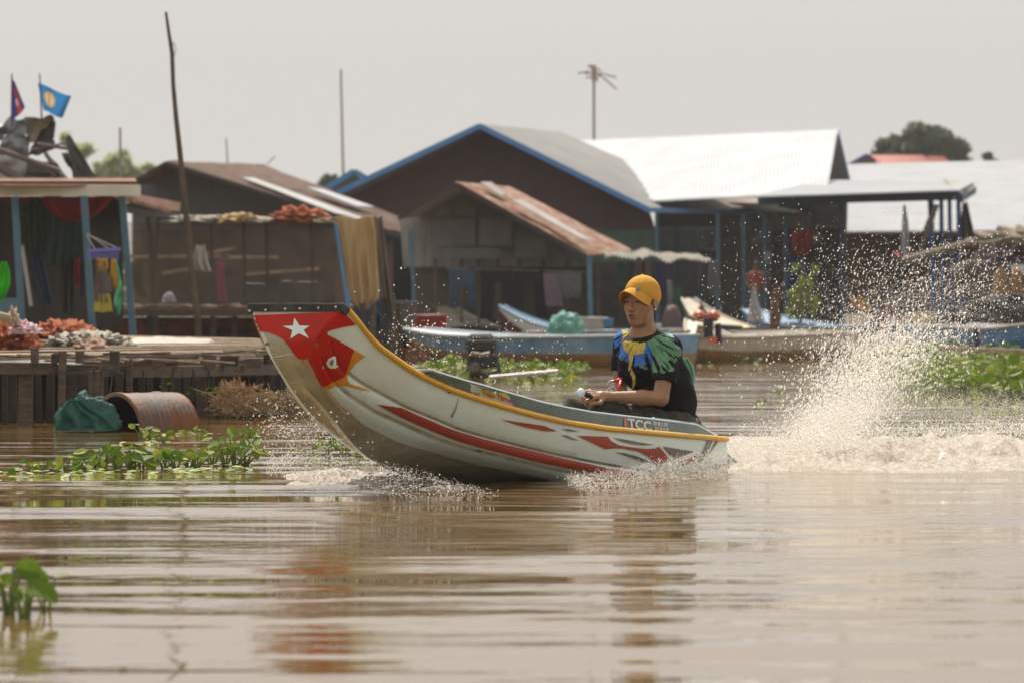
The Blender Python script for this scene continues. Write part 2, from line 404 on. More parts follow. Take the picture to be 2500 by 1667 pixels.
for k in (0,nf):
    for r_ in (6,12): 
        for j in range(14,nc_-1): hb.m[k+r_*(nc_-1)+j]=gi  # step rows coloured dark: painted shade under each strake
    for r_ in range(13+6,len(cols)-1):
        for j in range(nc_-1): hb.m[k+r_*(nc_-1)+j]=si  # wet bottom, its colour also darkened for the shade there
# red of the bow plate and cheek
decal_poly([Z6([(118,290),(180,492),(205,497),(330,500),(430,516),(520,548),(600,590),(660,640),(715,705),(770,790),(830,862),(900,868),(1035,858),(1048,600),(1120,540),(1230,500),(1300,470),(1420,440),(1500,425),(1580,415),(1610,400),(1500,290),(1440,236)])],BVH,m_red,hb)
decal_poly([Z6([(1062,560),(1120,530),(1226,500),(1235,545),(1330,590),(1590,745),(1465,1105),(1190,1240),(1155,1240),(1100,1160),(1040,1020),(960,880),(1035,858)])],BVH,m_red,hb)
decal_poly([Z6([(1592,745),(1740,835),(1680,870),(1620,920),(1560,990),(1510,1060),(1495,1110),(1500,1165),(1530,1205),(1600,1230),(1700,1262),(1820,1308),(1700,1290),(1530,1240),(1440,1222),(1360,1232),(1220,1278),(1165,1255),(1190,1240),(1465,1105)])],BVH,m_or,hb)
decal_poly([Z6([(832,862),(905,940),(1000,1030),(985,1000),(900,905),(860,865)])],BVH,m_or,hb)
star=Z6([(788,322),(860,430),(995,432),(915,490),(988,596),(850,533),(735,602),(760,490),(632,435),(770,430)])
decal_poly([star],BVH,hullwhite,hb,.008,step=5)
decal_poly([Z6([(1300,830),(1325,840),(1328,900),(1335,945),(1362,975),(1310,990),(1260,985),(1220,950),(1212,900),(1240,855)])],BVH,hullwhite,hb,.008,step=4)
decal_poly([Z6([(1285,865),(1298,875),(1296,910),(1287,950),(1262,935),(1247,905),(1262,880)])],BVH,m_gr,hb,.0105,step=4)
decal_poly([Z6([(385,650),(435,650),(430,675),(408,692),(390,675)])],BVH,m_scuff,hb,.004)
# long stripe
up=[(919,985),(978,994),(1018,1012),(1058,1029),(1080,1039),(1122,1054),(1172,1069),(1230,1084),(1294,1099),(1386,1121),(1478,1141),(1548,1152)]
lo=[(1548,1163),(1518,1165),(1478,1160),(1386,1141),(1320,1128),(1264,1114),(1172,1090),(1122,1076),(1080,1060),(1030,1040),(978,1016)]
for i in range(len(up)-1):
    x0,x1=up[i][0],up[i+1][0]; lx=[p[0] for p in lo[::-1]]; ly=[p[1] for p in lo[::-1]]
    f=lambda x: (985 if x<=919 else np.interp(x,[919]+lx,[985]+ly))
    q=[(x0,up[i][1]),(x1,up[i+1][1]),(x1,f(x1)),(x0,f(x0))]
    if x0<=919: q=q[:3]
    decal_poly([q],BVH,m_red2,hb)
def Z2(pts): return [(1080+x/3.267,900+y/3.267) for x,y in pts]
for pts in ([(455,398),(810,452),(912,494),(810,492),(680,465),(600,445)],
            [(1072,530),(1312,538),(1345,575),(1400,605),(1500,622),(1620,635),(1690,632),(1722,616),(1820,730),(1770,745),(1700,765),(1650,700),(1560,655),(1440,632),(1360,628),(1300,636)],
            [(1875,745),(2050,670),(2010,738),(1900,768)],
            [(2182,570),(2200,570),(2090,715),(2076,735)]):
    decal_poly([Z2(pts)],BVH,m_red2,hb)
for pts in ([(940,474),(1010,478),(1095,500),(1000,494)],[(935,525),(990,528),(1088,572),(1020,556)],
            [(1355,546),(1450,560),(1560,582),(1690,604),(1600,606),(1500,595),(1420,575)],
            [(1365,658),(1450,668),(1540,690),(1620,720),(1665,750),(1600,738),(1500,702)],
            [(1750,615),(2000,656),(1850,716)],
            [(2112,570),(2124,570),(2045,738),(2030,740)],[(2138,572),(2150,572),(2066,730),(2050,740)]):
    decal_poly([Z2(pts)],BVH,m_gr,hb)
# scuffs
for pts in ([(262,640),(318,645),(300,655),(275,652)],[(64,378),(100,310),(120,235),(124,236),(106,312),(74,384)],[(30,172),(60,182),(55,192),(38,186)]):
    decal_poly([Z2(pts)],BVH,m_scuff,hb)
# pale scratches on the bow plate
m_pale=mat('hull_pale_scratch',(.72,.68,.55),.5)
for pts in ([(410,842),(600,815),(770,792),(772,802),(600,830),(420,856)],[(725,1178),(850,1160),(925,1132),(927,1140),(850,1170),(730,1188)],[(440,786),(560,798),(560,804),(440,792)]):
    decal_poly([Z6(pts)],BVH,m_pale,hb)
# transom, fore deck, inner shell
iG=[q-LT*.02-Vector((0,0,.0)) for q in LN['G']]; 
inner=mat('hull_inner_grey',(.13,.21,.22),.5,(.18,.25,.25),12)
tr=[c_[-1] for c_ in cols]; hb.add([p for p in tr]+[mirror(p) for p in tr[::-1]],[tuple(range(2*len(tr)))],hullwhite)
i0=int(NG*.5)
kd=next(i for i,q in enumerate(LN['G']) if proj(q)[0]>1045)
rows_=[]
for i in range(0,kd+1):
    a=iG[i]; c_=mirror(a); rows_.append([a.lerp(c_,u/6)+Vector((0,0,-.012-.02*math.sin(math.pi*u/6))) for u in range(7)])
hb.grid(rows_,inner)
rows_=[]
for i in range(kd,NG):
    a=iG[i]; q1=LN['A'][i]-LT*.03; q2=LN['C'][i]-LT*.035+Vector((0,0,.03)); q3=LN['D'][i]+Vector((0,0,.05)); q3.z=max(q3.z,.012); q2.z=max(q2.z,.012)
    rows_.append([a,q1,q2,q3,mirror(q3),mirror(q2),mirror(q1),mirror(a)])
hb.grid(rows_,inner,True)
hb.add([rows_[0][k] for k in range(8)],[tuple(range(8))],inner)
root=thing('speedboat',(S0.x+HD.x*1.7,S0.y+HD.y*1.7,0),'narrow pale green boat with an upturned red star prow speeding across the brown water','boat')
hull=hb.build('hull',None,root,True)
ms=hull.modifiers.new('e','EDGE_SPLIT'); ms.split_angle=R(38)
# yellow rail
yel=mat('rail_yellow_paint',(.72,.40,.02),.35,(.55,.28,.02),18,(1,1,1),.001,90,coat=.3,contrast=(.45,.8))
rb=MB(); k1=2
pth=LN['G'][k1:]; rr=[.011+.003*min(1,i/20) for i in range(len(pth))]
rb.tube([p+LT*.004 for p in pth],rr,n=10); rb.tube([mirror(p+LT*.004) for p in pth[30:]],rr[30:],n=10)
rb.tube([pth[-1],mirror(pth[-1])],.013,n=10); rb.build('rail',yel,root,True)
q=MB(); q.tube([mirror(p) for p in pth[:31]],.008,n=8); q.build('worn_rail',mat('rail_worn_brown',(.25,.17,.07),.7,(.40,.30,.14),25),root,True)
# rubber cap with bolts
rub=mat('prow_rubber',(.022,.024,.028),.55,(.06,.06,.065),25,bump=.002,bscale=60)
kb=2
top=[mirror(LN['G'][kb]),mirror(LN['G'][1]),mirror(LN['G'][0])]+[mirror(LN['G'][0]).lerp(LN['G'][0],i/24) for i in range(1,24)]+[LN['G'][0],LN['G'][1],LN['G'][kb],LN['G'][kb]*.55+LN['G'][3]*.45]
cb=MB(); path=[]
for i in range(len(top)-1):
    for j in range(6): path.append(top[i].lerp(top[i+1],j/6))
path.append(top[-1]); 
for _ in range(6): path=[path[0]]+[(path[i-1]+path[i]*2+path[i+1])/4 for i in range(1,len(path)-1)]+[path[-1]]
rows_=[]
for i,p in enumerate(path):
    d=(path[min(i+1,len(path)-1)]-path[max(i-1,0)]).normalized()
    up_=Vector((0,0,1)); up_=(up_-d*up_.dot(d)).normalized(); out=d.cross(up_)     # outwards at the bow
    if out.dot(HD)<0 and abs(d.dot(LT))>.6: out=-out
    rib=.0016*(1 if (i//2)%2 else -1) if (i<46 or i>len(path)-70) else 0
    w_,h1,h2=.016,.006,.026
    pr=[(w_+rib,h1-.004),(w_-.004,h1+.003),(-w_,h1+.003),(-w_-rib,-h2),(w_-.002+rib,-h2-.003)]
    r_=[p+out*a+up_*b_ for a,b_ in pr]; r_.append(r_[0]); rows_.append(r_)
cb.grid(rows_); cb.add(rows_[0][:5],[(0,1,2,3,4)]); cb.add(rows_[-1][:5],[(4,3,2,1,0)])
cap_=cb.build('prow_cap',rub,root)
bolt=mat('bolt_steel',(.55,.52,.45),.3,metal=.9)
for x,y in [(166,222),(385,212),(652,197),(853,192),(1110,182),(1343,170)]:
    px,py=580+x/5.6,720+y/5.6
    d=(P(px,py,500)-camv).normalized(); bv=BVHTree.FromPolygons([tuple(v) for v in cb.v],cb.f); h=bv.ray_cast(camv,d)
    if h[0] is None: continue
    q=MB(); c_=h[0]; g=[]
    for i in range(5):
        t=i/4*math.pi/2; g.append([c_-d*(.005*math.sin(t))+Vector((.007*math.cos(t)*math.cos(a),0,.007*math.cos(t)*math.sin(a))) for a in [k*math.pi/5 for k in range(11)]])
    q.grid(g); q.build('bolt',bolt,cap_,True)
# coaming
cT=[(1052,903,.385),(1080,913,.40),(1141,931,.42),(1179,941,.435),(1233,957,.45),(1325,983,.462),(1386,996,.465),(1447,1007,.465),(1539,1018,.462),(1594,1024,.46),(1662,1032,.455),(1704,1038,.45),(1753,1066,.445)]
def cline(pts,n=80):
    A=np.array(pts,float); t=np.zeros(len(A)); t[1:]=np.cumsum(np.abs(np.diff(A[:,0]))); t/=t[-1]; ts=np.linspace(0,1,n)
    return [bp(*[np.interp(u,t,A[:,k]) for k in range(3)]) for u in ts]
T_=cline(cT); gx=[(q-S0).dot(HD) for q in LN['G']]
def Gat(xi,inset=.02):
    o=np.argsort(gx); arr=[np.interp(xi,np.array(gx)[o],np.array([v[k] for v in LN['G']])[o]) for k in range(3)]; return Vector(arr)-LT*inset
steel_blue=mat('coaming_grey_blue',(.105,.165,.175),.5,(.15,.21,.215),7,(1,1,1),.0008,70,coat=.15)
edgew=mat('coaming_edge_pale',(.55,.62,.62),.4)
kb_=MB(); lo_=[Gat((t-S0).dot(HD))-Vector((0,0,.01)) for t in T_]
g=[[a.lerp(b_,u/4) for u in range(5)] for a,b_ in zip(lo_,T_)]
kb_.grid(g); g2=[[p-LT*.018 for p in r_] for r_ in g]; kb_.grid(g2,None,True)
gm=[[mirror(p) for p in r_] for r_ in g]; kb_.grid(gm,None,True); kb_.grid([[mirror(p) for p in r_] for r_ in g2])
a,b_=T_[0],mirror(T_[0]); c_=lo_[0]-LT*.03; d_=mirror(c_)
kb_.prism([a,b_,d_,c_],-HD*.02)
a,b_=T_[-2],mirror(T_[-2]); 
coam=kb_.build('coaming',steel_blue,root)
CB=BVHTree.FromPolygons([tuple(v) for v in kb_.v],kb_.f)
eb=MB()
for M_ in (lambda q:q, mirror): eb.tube([M_(p-LT*.009+Vector((0,0,.002))) for p in T_],.0075,n=6)
eb.tube([T_[0],mirror(T_[0])],.006,n=6)
eb.build('coaming_edge',edgew,root,True)
# lettering and sticker on the coaming
def text_decal(txt,quad,m,name,parent,off=.004,step=40,bold=0.0):
    cu=bpy.data.curves.new('t','FONT'); cu.body=txt; cu.size=1; cu.offset=bold; cu.resolution_u=3
    to=bpy.data.objects.new('t',cu); C.objects.link(to); dg=bpy.context.evaluated_depsgraph_get(); dg.update()
    me=bpy.data.meshes.new_from_object(to.evaluated_get(dg)); bpy.data.objects.remove(to)
    xs_=[v.co.x for v in me.vertices]; ys_=[v.co.y for v in me.vertices]; x0,x1,y0,y1=min(xs_),max(xs_),min(ys_),max(ys_)
    tl,tr_,br,bl=[Vector((q[0],q[1],0)) for q in quad]
    bm=bmesh.new(); bm.from_mesh(me)
    for v in bm.verts:
        u=(v.co.x-x0)/(x1-x0); w_=(v.co.y-y0)/(y1-y0); v.co=(bl.lerp(br,u)).lerp(tl.lerp(tr_,u),w_)
    mb=MB(); decal_bm(bm,CB,m,mb,off,step); return mb
def ZT(pts): return [(1130+x/14.7,920+y/14.7) for x,y in pts]
sk=MB(); cs=dict(w=mat('sticker_white',(.62,.66,.66),.4),g=mat('sticker_lime',(.50,.60,.14),.4),t=mat('sticker_teal',(.08,.28,.24),.4),y=mat('sticker_yellow',(.72,.62,.08),.4),v=mat('sticker_violet',(.42,.12,.36),.4),b=mat('sticker_blue',(.06,.12,.42),.4))
def st(pts,c,off): decal_poly([ZT(pts)],CB,cs[c],sk,off,step=20)
st([(220,220),(700,340),(1200,480),(1540,570),(1620,640),(1870,1065),(1500,960),(1000,830),(620,730),(360,610),(270,480),(260,380),(300,330)],'w',.0015)
st([(580,420),(1100,520),(1560,600),(1640,680),(1560,760),(1100,740),(640,600)],'g',.0022)
st([(420,300),(800,380),(1300,500),(1500,560),(1200,540),(700,420)],'t',.003)
st([(1560,700),(1650,690),(1690,760),(1560,760)],'y',.003)
st([(1560,770),(1690,770),(1860,1050),(1700,920),(1570,880)],'v',.003)
st([(1100,840),(1300,800),(1250,880)],'v',.003)
st([(590,600),(690,650),(720,710),(640,680)],'b',.003); st([(1120,700),(1300,690),(1300,740),(1130,760)],'b',.003); st([(1390,660),(1600,640),(1600,660),(1400,680)],'b',.003)
st([(440,400),(560,430),(560,500),(440,470)],'g',.003)
sticker=sk.build('sticker',None,coam)
m_lr=mat('lettering_red',(.50,.03,.05),.4); m_lb=mat('lettering_blue',(.05,.09,.35),.4); m_lw=mat('lettering_white',(.70,.72,.72),.4); m_ls=mat('lettering_salmon',(.55,.16,.10),.4)
text_decal('Thảo Tâm',ZT([(660,400),(1545,640),(1560,880),(690,640)]),m_lr,'l',coam,.0045,60,.02).build('lettering',m_lr,coam)
text_decal('5m7',ZT([(360,500),(580,540),(590,665),(370,610)]),m_lb,'l',coam,.0045,60,.02).build('lettering',m_lb,coam)
def ZC(pts): return [(1350+x/3.484,650+y/3.484) for x,y in pts]
tcc=text_decal('TCC',ZC([(626,1288),(828,1318),(836,1400),(634,1370)]),m_lw,'l',coam,.004,60,.03); tcc.build('lettering',m_lw,coam)
text_decal('031 08 11 777',ZC([(846,1315),(970,1334),(972,1368),(850,1349)]),m_lw,'l',coam,.004,60,.03).build('lettering',m_lw,coam)
text_decal('017 35 55 37',ZC([(862,1360),(976,1378),(978,1412),(864,1394)]),m_lw,'l',coam,.004,60,.03).build('lettering',m_lw,coam)
eb=MB(); decal_poly([ZC([(598,1290),(612,1288),(622,1310),(620,1360),(610,1378),(600,1350)])],CB,m_ls,eb,.004); eb.build('emblem',m_ls,coam)
# bar on the coaming, peg, rudder post behind the transom
met=mat('dark_worn_metal',(.10,.10,.10),.35,(.3,.3,.3),30,metal=.6)
q=MB(); q.tube([bp(x,y,.43) for x,y in ((1592,1021),(1605,1023),(1660,1029),(1700,1035),(1720,1043))],.007); q.tube([bp(1700,1036,.43),bp(1702,1021,.43)],[.007,.006]); q.build('tie_bar',met,root,True)
q=MB(); e=pth[-1]; m0=S0+Vector((0,0,.10))
q.box(m0-HD*.06+LT*.36,(.08,.10,.14)); q.tube([m0-HD*.02+LT*.40,m0-HD*.22+LT*.42-Vector((0,0,.10))],.03); q.build('motor_bracket',met,root)
seat=MB(); sc_=S0+HD*.62; sc_.z=.03; Mx=Matrix((LT,HD,Vector((0,0,1)))).transposed(); seat.box(sc_,(.84,.30,.05),None,Mx); seat.build('bench',mat('bench_wood',(.25,.17,.10),.7,(.16,.11,.07),8),root)
# fish hook of wire at the prow
q=MB(); q.tube([P(580+x/5.6,720+y/5.6,585) for x,y in ((240,785),(255,808),(285,828),(320,828),(350,815),(375,812))],.002,n=5); q.build('wire_hook',met,root)
for nm in 'GABCD': print(nm,[(round((q-S0).dot(HD),2),round(q.z,2)) for q in LN[nm][::12]])
# ---------------------------------------------------------------- the boatman
D0=F/498.0
def J(px,py,dd=0.0):
    y=D0+dd; return P(px,py,F/y)
a_=R(35); fD=Vector((-math.sin(a_),-math.cos(a_),0)); tl=R(3); lD=Vector((math.cos(a_),-math.sin(a_),0))
fD=(fD*math.cos(tl)-Vector((0,0,1))*math.sin(tl)).normalized(); uD=(-fD.cross(lD)).normalized()
if uD.z<0: uD=-uD
HC=J(1566,737,.0)
def H(f,l,u): return HC+fD*f+lD*l+uD*u
Mh=[tuple(fD),tuple(lD),tuple(uD)]
neck=J(1570,823,.03); chest=J(1592,880,.02); belly=J(1628,960,.05); pel=J(1650,1062,.06)
Ls=J(1632,850,-.12); Rs=J(1526,836,.16)
Le=J(1613,972,-.20); Lw=J(1482,967,-.27); Re=J(1512,950,.14); Rw=J(1492,975,-.06)
Lh=J(1655,1062,-.06); Rh=J(1625,1056,.16); Lk=J(1474,1006,-.24); Rk=J(1404,1005,.02)
La=J(1440,1118,-.30); Ra=J(1375,1105,.0)
proot=thing('person',(pel.x,pel.y,0.05),'young man in mustard cap and black feather-print shirt seated in the speeding boat','person')
hh=.004
S=SDF((min(Ra.x,La.x)-.12,HC.y-.55,.0),(Ls.x+.12,HC.y+.40,HC.z+.16),hh)
E=lambda f,l,u,r,k=.01,sub=False:S.ell(H(f,l,u),r,Mh,k,sub)
# head
E(-.012,0,.035,(.095,.074,.088)); E(.022,0,-.03,(.068,.058,.074),.02); E(.042,0,-.066,(.048,.039,.044),.02); S.cone(H(.060,-.010,-.100),H(.060,.010,-.100),.018,.018,.016)
E(.052,.040,-.022,(.026,.022,.022),.018); E(.052,-.040,-.022,(.026,.022,.022),.018)
S.cone(H(.066,-.03,.022),H(.066,.03,.022),.020,.020,.015)
for sgn in (1,-1):
    E(.096,sgn*.031,.004,(.016,.017,.011),.008,True)
    E(.074,sgn*.031,.002,(.0135,.0145,.0095),.003)
    S.cone(H(.030,sgn*.055,-.03),H(.04,sgn*.03,-.095),.022,.017,.02)
    E(-.008,sgn*.077,-.012,(.018,.009,.031),.006); E(-.004,sgn*.087,-.008,(.010,.006,.019),.005,True)
S.cone(H(.086,0,.008),H(.106,0,-.030),.009,.013,.008)
E(.096,.013,-.034,(.011,.009,.008),.006); E(.096,-.013,-.034,(.011,.009,.008),.006)
E(.088,0,-.060,(.012,.026,.0070),.004); E(.086,0,-.072,(.012,.022,.0080),.004); S.cone(H(.1,-.018,-.066),H(.1,.018,-.066),.0025,.0025,.003,True)
# neck, trunk under the shirt
S.cone(H(-.020,0,-.05),neck,.047,.052,.02); S.cone(neck,chest,.06,.10,.05)
S.cone(chest,belly,.105,.10,.05); S.cone(belly,pel,.10,.11,.05)
S.cone(J(1565,850,.02),Ls,.05,.048,.03); S.cone(J(1565,850,.02),Rs,.05,.048,.03)
# arms
S.cone(Ls,Le,.047,.038,.02); S.cone(Le,Le.lerp(Lw,.35),.036,.037,.015); S.cone(Le.lerp(Lw,.35),Lw,.036,.023,.015)
S.cone(Rs,Re,.045,.036,.02); S.cone(Re,Rw,.036,.023,.015)
# legs
S.cone(pel,Lh,.10,.09,.04); S.cone(pel,Rh,.10,.09,.04); S.cone(Lh,Lk,.078,.052,.03); S.cone(Rh,Rk,.078,.052,.03); S.cone(Lk,La,.05,.035,.02); S.cone(Rk,Ra,.05,.035,.02)
for a in (La,Ra): S.cone(a,a+Vector((-.10,-.07,-.05)),.035,.028,.02)
def hand(wr,d,up,side,curl=1.0,k=.006):
    """palm, four unequal fingers bent round what is held, thumb from the side of the palm"""
    d=d.normalized(); sd_=d.cross(up).normalized()*side; up=sd_.cross(d).normalized()*side if False else (up-d*up.dot(d)).normalized()
    S.cone(wr,wr+d*.03,.022,.024,.012)
    for j in (-1,0,1): S.cone(wr+d*.02+sd_*.010*j,wr+d*.085+sd_*.021*j,.014,.0125,.010)
    for j,(ln,off) in enumerate(zip((.074,.082,.077,.062),(1.45,.5,-.5,-1.4))):
        b=wr+d*.088+sd_*.0205*off; ang=0.55*curl; v=d
        p=b; rad=.0098
        for seg,f in enumerate((.46,.30,.24)):
            v=(d*math.cos(ang)-up*math.sin(ang)); q=p+v*ln*f; S.cone(p,q,rad,rad*.9,.004); p=q; rad*=.9; ang+=1.25*curl
    b=wr+d*.030+sd_*.020; q=b+(d*.55+sd_*.75-up*.12*curl).normalized()*.036; S.cone(b,q,.0135,.0115,.008)
    r=q+(d*.95-sd_*.05-up*.25*curl).normalized()*.030; S.cone(q,r,.0112,.0098,.004); t=r+(d*.8-sd_*.25-up*.45*curl).normalized()*.022; S.cone(r,t,.0098,.0085,.004)
hdv=(J(1425,961,-.33)-Lw)
hand(Lw,hdv,Vector((.1,-.62,.75)),-1,1.0)
hand(Rw,(J(1455,1000,-.14)-Rw),Vector((.2,-.3,.9)),1,.8)
V,Q=S.mesh()
o=npmesh('body',V,Q,mat('skin',(1,1,1),.48,(.86,.84,.82),30,(1,1,1),.0004,260,attr='Col',spec=.45),parent=proot)
def loc(Vx):
    D=Vx-np.array(HC); return D@np.array(fD),D@np.array(lD),D@np.array(uD)
f,l,u=loc(V); col=np.tile(np.array([.34,.172,.092]),(len(V),1))
n_=np.array([noise.noise(Vector(v)*22) for v in V]); col*= (1+.10*n_)[:,None]
def blob(cf,cl,cu,rf,rl,ru,c,soft=.35):
    d=np.sqrt(((f-cf)/rf)**2+((l-cl)/rl)**2+((u-cu)/ru)**2); w_=np.clip((1-d)/soft,0,1)[:,None]; col[:]=col*(1-w_)+np.array(c)*w_
for sg in (1,-1):
    blob(.085,sg*.031,.0035,.03,.017,.0055,(.02,.012,.010),.5)
    blob(.085,sg*.033,.024,.03,.024,.0055,(.025,.015,.010),.6)
    blob(.04,sg*.070,.012,.030,.03,.030,(.012,.009,.008),.4)
blob(-.06,0,.0,.075,.10,.07,(.012,.009,.008),.15)
blob(.095,0,-.061,.03,.025,.007,(.15,.055,.045),.5); blob(.095,0,-.073,.03,.021,.0075,(.19,.075,.058),.5); blob(.1,0,-.0665,.03,.023,.0028,(.05,.02,.018),.5)
for sg in (1,-1): blob(.104,sg*.009,-.041,.012,.005,.004,(.06,.025,.018),.5)
setcol(o,np.clip(col,0,1)); sm=o.modifiers.new('s','SMOOTH'); sm.factor=.4; sm.iterations=1
# cap
capm=mat('cap_mustard_cotton',(.60,.31,.035),.9,(.47,.235,.03),16,(1,1,1),.004,40,contrast=(.3,.8))
c0=H(-.014,0,.042)
K=SDF(np.array(HC)-.16,np.array(HC)+.17,.003)
K.ell(c0,(.100,.083,.088),Mh,.001); K.ell(c0-uD*.02,(.100,.083,.072),Mh,.012)
wr_=[((.085,.05,.10),(.05,.03,.13)),((.05,-.01,.14),(.085,.03,.10)),((.09,.0,.085),(.083,.045,.078)),((.02,.085,.09),(.06,.070,.10)),((-.03,.088,.07),(.0,.06,.125))]
for a,b_ in wr_: K.cone(H(*a),H(*b_),.0045,.0045,.011,True)
for k in range(6):
    an_=math.pi/6+k*math.pi/3; pv_=None
    for i in range(9):
        t_=.12+i/8*1.25; q_=H(-.014+.1005*math.sin(t_)*math.cos(an_),.0835*math.sin(t_)*math.sin(an_),.042+.0885*math.cos(t_))
        if pv_ is not None: K.cone(pv_,q_,.0012,.0012,.004,True)
        pv_=q_
K.cone(H(-.014,0,.129),H(-.014,0,.130),.006,.006,.006)
K.cut(tuple(H(0,0,.006)),tuple((-uD+fD*.45).normalized())); K.ell(c0,(.094,.077,.081),Mh,.002,True); K.ell(c0-uD*.02,(.093,.076,.072),Mh,.002,True)
V,Q=K.mesh(); cap=npmesh('cap',V,Q,capm,parent=proot); cap.modifiers.new('s','SMOOTH').iterations=2
bm_=MB(); g=[];g2=[]
for i in range(9):
    t=i/8; row=[];r2=[]
    for j in range(33):
        a=R(-68+136*j/32); ca=math.cos(a); sa=math.sin(a)
        out=.076*t*max(.0,ca-.25)**.5
        ff=-.014+.099*ca+out; ll=.084*sa
        rt_=.074-.062*(abs(ll)/.082)**2; tip=.060-.066*(abs(ll)/.074)**2
        uu=rt_*(1-t)+tip*t
        q=H(ff,ll,uu); row.append(q); r2.append(q-uD*.005)
    g.append(row); g2.append(r2)
bm_.grid(g); bm_.grid(g2,None,True); bm_.grid([g[-1],g2[-1]]); bm_.grid([[r[0] for r in g],[r[0] for r in g2]]); bm_.grid([[r[-1] for r in g],[r[-1] for r in g2]])
brim=bm_.build('brim',capm,cap,True)
q=MB(); bcol=mat('badge_grey_metal',(.20,.20,.21),.3,metal=.5); q.prism([H(.083,.040,.075),H(.078,.050,.058),H(.089,.034,.056),H(.093,.028,.066)],fD*.004+lD*.004); q.build('badge',bcol,cap)
q=MB(); ec=H(-.004+.01,.082,-.038); q.tube([ec-lD*.002,ec+lD*.005],.0042,n=8); q.build('ear_stud',mat('stud_silver',(.8,.8,.8),.2,metal=1),proot,True)
# shirt
hh=.005
T=SDF((Rs.x-.14,HC.y-.35,.02),(Ls.x+.2,HC.y+.42,HC.z-.03),hh)
T.cone(J(1576,842,.03),J(1592,885,.03),.085,.125,.03); T.cone(J(1592,885,.03),belly,.128,.122,.05); T.cone(belly,J(1636,1062,.06),.116,.118,.06)
T.cone(Rs-Vector((-.02,0,.0)),Ls,.058,.062,.05)
T.cone(J(1560,846,.0),J(1552,900,.05),.08,.085,.05)
T.cone(J(1618,862,.05),J(1646,985,.06),.075,.088,.06); T.cone(J(1646,985,.06),J(1644,1060,.05),.088,.09,.05)
T.cone(Ls,Ls.lerp(Le,.70),.064,.062,.025); T.cone(Rs,Rs.lerp(Re,.60),.058,.060,.03)
T.cone(J(1572,842,.03),J(1574,822,.03),.078,.070,.02)
for a,b_,r_ in [((1600,905,-.2),(1588,985,-.2),.005),((1560,930,-.14),(1612,1010,-.16),.006),((1545,950,-.1),(1570,1030,-.15),.006),((1650,930,-.12),(1612,1005,-.14),.008),((1668,950,-.1),(1640,1030,-.14),.008),((1560,890,-.15),(1572,960,-.16),.005),((1625,915,-.18),(1645,975,-.16),.006),((1600,975,-.2),(1650,1000,-.14),.007)]:
    pass
sa_=(Le-Ls).normalized(); 
V,Q=None,None
# cut the sleeves square, hollow the neck
g=T.g; ax=[T.lo[k]+T.h*np.arange(T.n[k],dtype=np.float32) for k in range(3)]
X,Y,Z=np.meshgrid(*ax,indexing='ij',sparse=True)
wv=.0035*np.sin(60*Z+35*X+22*Y+3*np.sin(9*X+4*Z))+.003*np.sin(-42*Z+70*X+3*np.sin(14*Z))
T.g=(g+wv*np.clip((HC.z-.20-Z)*8,0,1)).astype(np.float32)
end=Ls.lerp(Le,.68); d=(X-end.x)*sa_.x+(Y-end.y)*sa_.y+(Z-end.z)*sa_.z
near=((X-end.x)**2+(Y-end.y)**2+(Z-end.z)**2)<.085**2
torso=SDF((0,0,0),(.01,.01,.01),.005)
T2=SDF(T.lo,T.lo+(T.n-1)*T.h,T.h); T2.n=T.n; T2.g=np.full(T.g.shape,.5,dtype=np.float32)
T2.cone(J(1592,885,.03),belly,.128,.122,.05); T2.cone(belly,J(1636,1062,.06),.116,.118,.06); T2.cone(J(1618,862,.05),J(1646,985,.06),.075,.088,.06)
T.g=np.where(near&(d>-.03),np.minimum(np.maximum(T.g,d),T2.g+wv),T.g).astype(np.float32)
re=Rs.lerp(Re,.62); sb_=(Re-Rs).normalized(); d=(X-re.x)*sb_.x+(Y-re.y)*sb_.y+(Z-re.z)*sb_.z
near=((X-re.x)**2+(Y-re.y)**2+(Z-re.z)**2)<.08**2; T.g=np.where(near&(d>-.03),np.minimum(np.maximum(T.g,d),T2.g+wv),T.g).astype(np.float32)
# neck opening: plane from the front of the throat to the nape
n0=J(1548,840,-.10); n1=J(1600,792,.13); cx_=(n0+n1)/2; pn=(n1-n0).normalized(); pn=pn.cross(Vector((.75,-.66,0)).normalized()); pn=pn if pn.z>0 else -pn
dd_=(X-cx_.x)*pn.x+(Y-cx_.y)*pn.y+(Z-cx_.z)*pn.z
rr_=np.sqrt((X-cx_.x)**2+(Y-cx_.y)**2+(Z-cx_.z)**2)
T.g=np.where((rr_<.115),np.maximum(T.g,dd_-.006),T.g).astype(np.float32)
T.cone(n0.lerp(n1,.5)-pn*.01,n0.lerp(n1,.5)+pn*.12,.058,.058,.004,True)
V,Q=T.mesh()
pp=np.array([proj(v) for v in V]); px,py=pp[:,0],pp[:,1]
col=np.tile(np.array([.012,.012,.013]),(len(V),1))
def inpoly(pts):
    r=np.zeros(len(px),bool); n=len(pts); j=n-1
    for i in range(n):
        xi,yi=pts[i]; xj,yj=pts[j]; c_=((yi>py)!=(yj>py))&(px<(xj-xi)*(py-yi)/(yj-yi+1e-9)+xi); r^=c_; j=i
    return r
def Z1(pts): return [(1350+x/3.484,650+y/3.484) for x,y in pts]
green=(.13,.28,.15); blue=(.07,.18,.52); yellow=(.62,.47,.10)
base=np.zeros((len(V),3)); has=np.zeros(len(V),bool)
